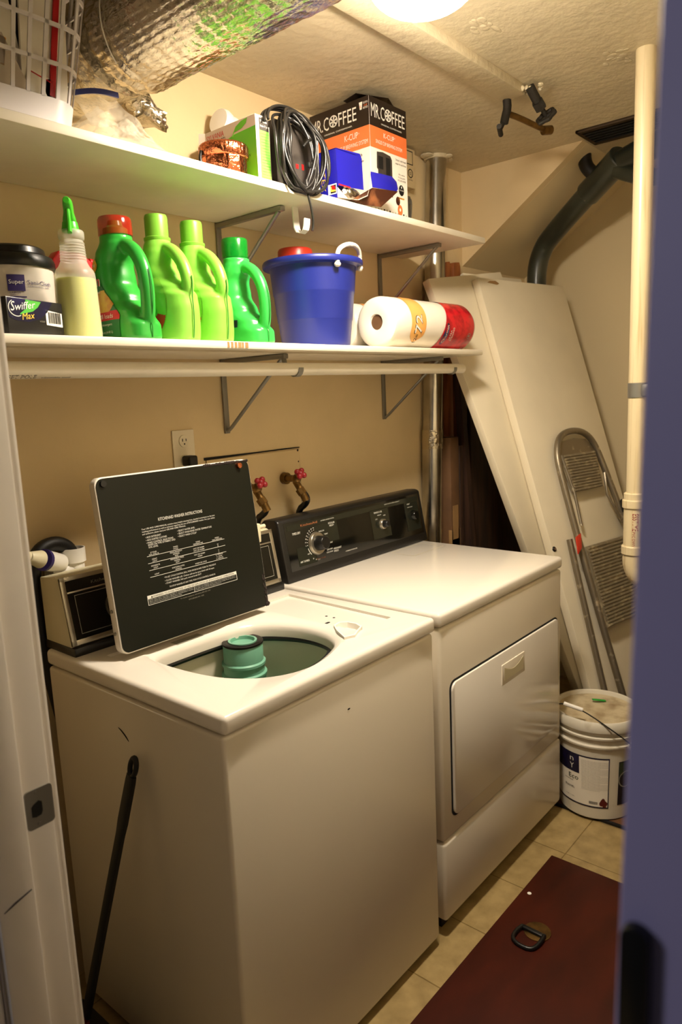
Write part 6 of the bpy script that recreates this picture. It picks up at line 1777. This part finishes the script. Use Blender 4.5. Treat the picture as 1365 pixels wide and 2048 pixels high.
for k in range(24):
    b.text('apply with brush or roller on clean dry surfaces stir well before use protect from freezing', ptxt(179.5, 0.2135 - 0.0046 * k, 0.0012), 0.090 if k % 6 != 5 else 0.06, 0.0026)
b.build('small_print', M['inkdim'], lab, smooth=0)
b = B()
for k in range(9):
    a, z = random.uniform(206, 213.5), random.uniform(0.056, 0.076)
    c = [(0.011 * random.uniform(0.5, 1) * math.cos(q_ * 0.7), 0.010 * random.uniform(0.6, 1) * math.sin(q_ * 0.7)) for q_ in range(9)]
    fn = ptxt(a, z, 0.0013 + 0.0001 * k); flatpoly(b, fn, c)
b.build('red_mark', M['dustred'], lab, smooth=0)
b = B(); pcurve(b, 233, 0.055, 300, 0.215, 0.0008); db = b.build('dark_label', M['fold_dark'], body, smooth=60)
b = B()
for k in range(28):
    a0, a1 = 2 * math.pi * k / 28, 2 * math.pi * (k + 1) / 28
    fn = ptxt(246, 0.148, 0.0014)
    b.quad(fn(0.026 * math.cos(a0), 0.026 * math.sin(a0)), fn(0.030 * math.cos(a0), 0.030 * math.sin(a0)), fn(0.030 * math.cos(a1), 0.030 * math.sin(a1)), fn(0.026 * math.cos(a1), 0.026 * math.sin(a1)))
b.build('ring_mark', M['inkdim'], db, smooth=0)
b = B(); pcurve(b, 234, 0.165, 242, 0.212, 0.0012); b.build('green_patch', M['fold_green'], db, smooth=60)
LA = 246
b = B(); c = pail_pt(LA, 0.272, 0.004); b.cyl(c, c + V((math.cos(R(LA)), math.sin(R(LA)), 0)) * 0.012, 0.014, 0.012, 18, 0.001); b.build('handle_lug', M['bucketw'], body)
hA, hB = pail_pt(LA, 0.278, 0.014), pail_pt(LA - 180, 0.272, 0.014)
g0, g1 = V((1.452, -0.070, 0.400)), V((1.437, -0.010, 0.414))
b = B(); b.tube([hA, V((kx + 0.172 * math.cos(R(222)), ky + 0.172 * math.sin(R(222)), 0.345)), g0, g1, V((1.445, 0.02, 0.40)), V((1.50, 0.09, 0.33)), hB], 0.0022, 8, smooth=2); hw = b.build('wire_handle', M['iron'], t)
b = B(); b.cyl(g0, g1, 0.007, seg=14, bev=0.001); b.build('grip', M['white'], hw)

# ================================================================== FLOOR HATCH, DUSTPAN
t = thing('floor_hatch', 'red-brown wooden floor hatch with a black ring pull', 'hatch', (0.75, -0.40, 0))
b = B(); b.box((0.20, -0.86, 0.0), (1.203, -0.074, 0.010), 0.0015); b.build('hatch_board', M['hatch'], t)
b = B(); b.lathe([(0.036, 0.010), (0.036, 0.012), (0.030, 0.0135), (0.001, 0.014)], (0.872, -0.182, 0), 30, mtx=None); rp = b.build('pull_plate', M['brass'], t)
b = B(); b.box((0.852, -0.212, 0.0125), (0.866, -0.140, 0.022), 0.004); b.tube([(0.859, -0.207, 0.019), (0.835, -0.209, 0.018), (0.806, -0.204, 0.016), (0.795, -0.190, 0.015), (0.795, -0.160, 0.015), (0.806, -0.140, 0.016), (0.835, -0.138, 0.018), (0.859, -0.144, 0.019)], 0.0055, 12, smooth=2); b.build('ring_pull', M['black'], rp)
b = B(); b.lathe([(0.006, 0.0102), (0.006, 0.0107), (0.001, 0.0108)], (0.999, -0.097, 0), 14); b.build('white_spot', M['ink'], t)['label'] = 'white paint spot'

dt, dbm = V((-0.014, 0.270, 0.770)), V((-0.130, 0.408, 0.10))
t = thing('dustpan', 'black long-handled dustpan leaning in the dark gap left of the washer', 'dustpan', (-0.15, 0.33, 0))
dd_ = (dbm - dt).normalized()
side = V((0.05, 1, 0)); side = (side - dd_ * side.dot(dd_)).normalized()
fwd = dd_.cross(side)
b = B()
def hpnt(s_, w):
    return [dt + dd_ * s_ + side * (w * cx) + fwd * (0.006 * cy) for cx, cy in ((-1, -0.6), (-0.6, -1), (0.6, -1), (1, -0.6), (1, 0.6), (0.6, 1), (-0.6, 1), (-1, 0.6))]
b.loft([hpnt(0.046, 0.013), hpnt(0.06, 0.0145), hpnt(0.15, 0.0150), hpnt(0.18, 0.0125), hpnt(0.40, 0.012), hpnt(0.62, 0.013)])
ring = []
for k in range(22):
    a = 2 * math.pi * k / 22
    ring.append(dt + dd_ * (0.028 - 0.020 * math.cos(a)) + side * (0.0105 * math.sin(a)))
b.tube(ring, 0.0055, 10, closed=True)
b.build('handle', M['dust'], t)
b = B()
b.prism([(-0.10, 0.0), (0.10, 0.0), (0.085, 0.11), (-0.085, 0.11)], (-0.30, 0.40, 0.002), (0, 1, 0), (0, 0, 1), 0.006)
b.box((-0.30, 0.28, 0.002), (-0.06, 0.52, 0.008), 0.002)
b.box((-0.30, 0.28, 0.002), (-0.06, 0.286, 0.085), 0.002); b.box((-0.30, 0.514, 0.002), (-0.06, 0.52, 0.085), 0.002)
b.box((-0.10, 0.28, 0.002), (-0.06, 0.52, 0.10), 0.004)
b.build('pan', M['dust'], t)
b = B(); b.box((-0.305, 0.274, 0.080), (-0.055, 0.284, 0.090), 0.002); b.box((-0.155, 0.38, 0.10), (-0.115, 0.43, 0.165), 0.006); b.build('red_rim', M['dustred'], t)['label'] = 'dark red rim and socket'
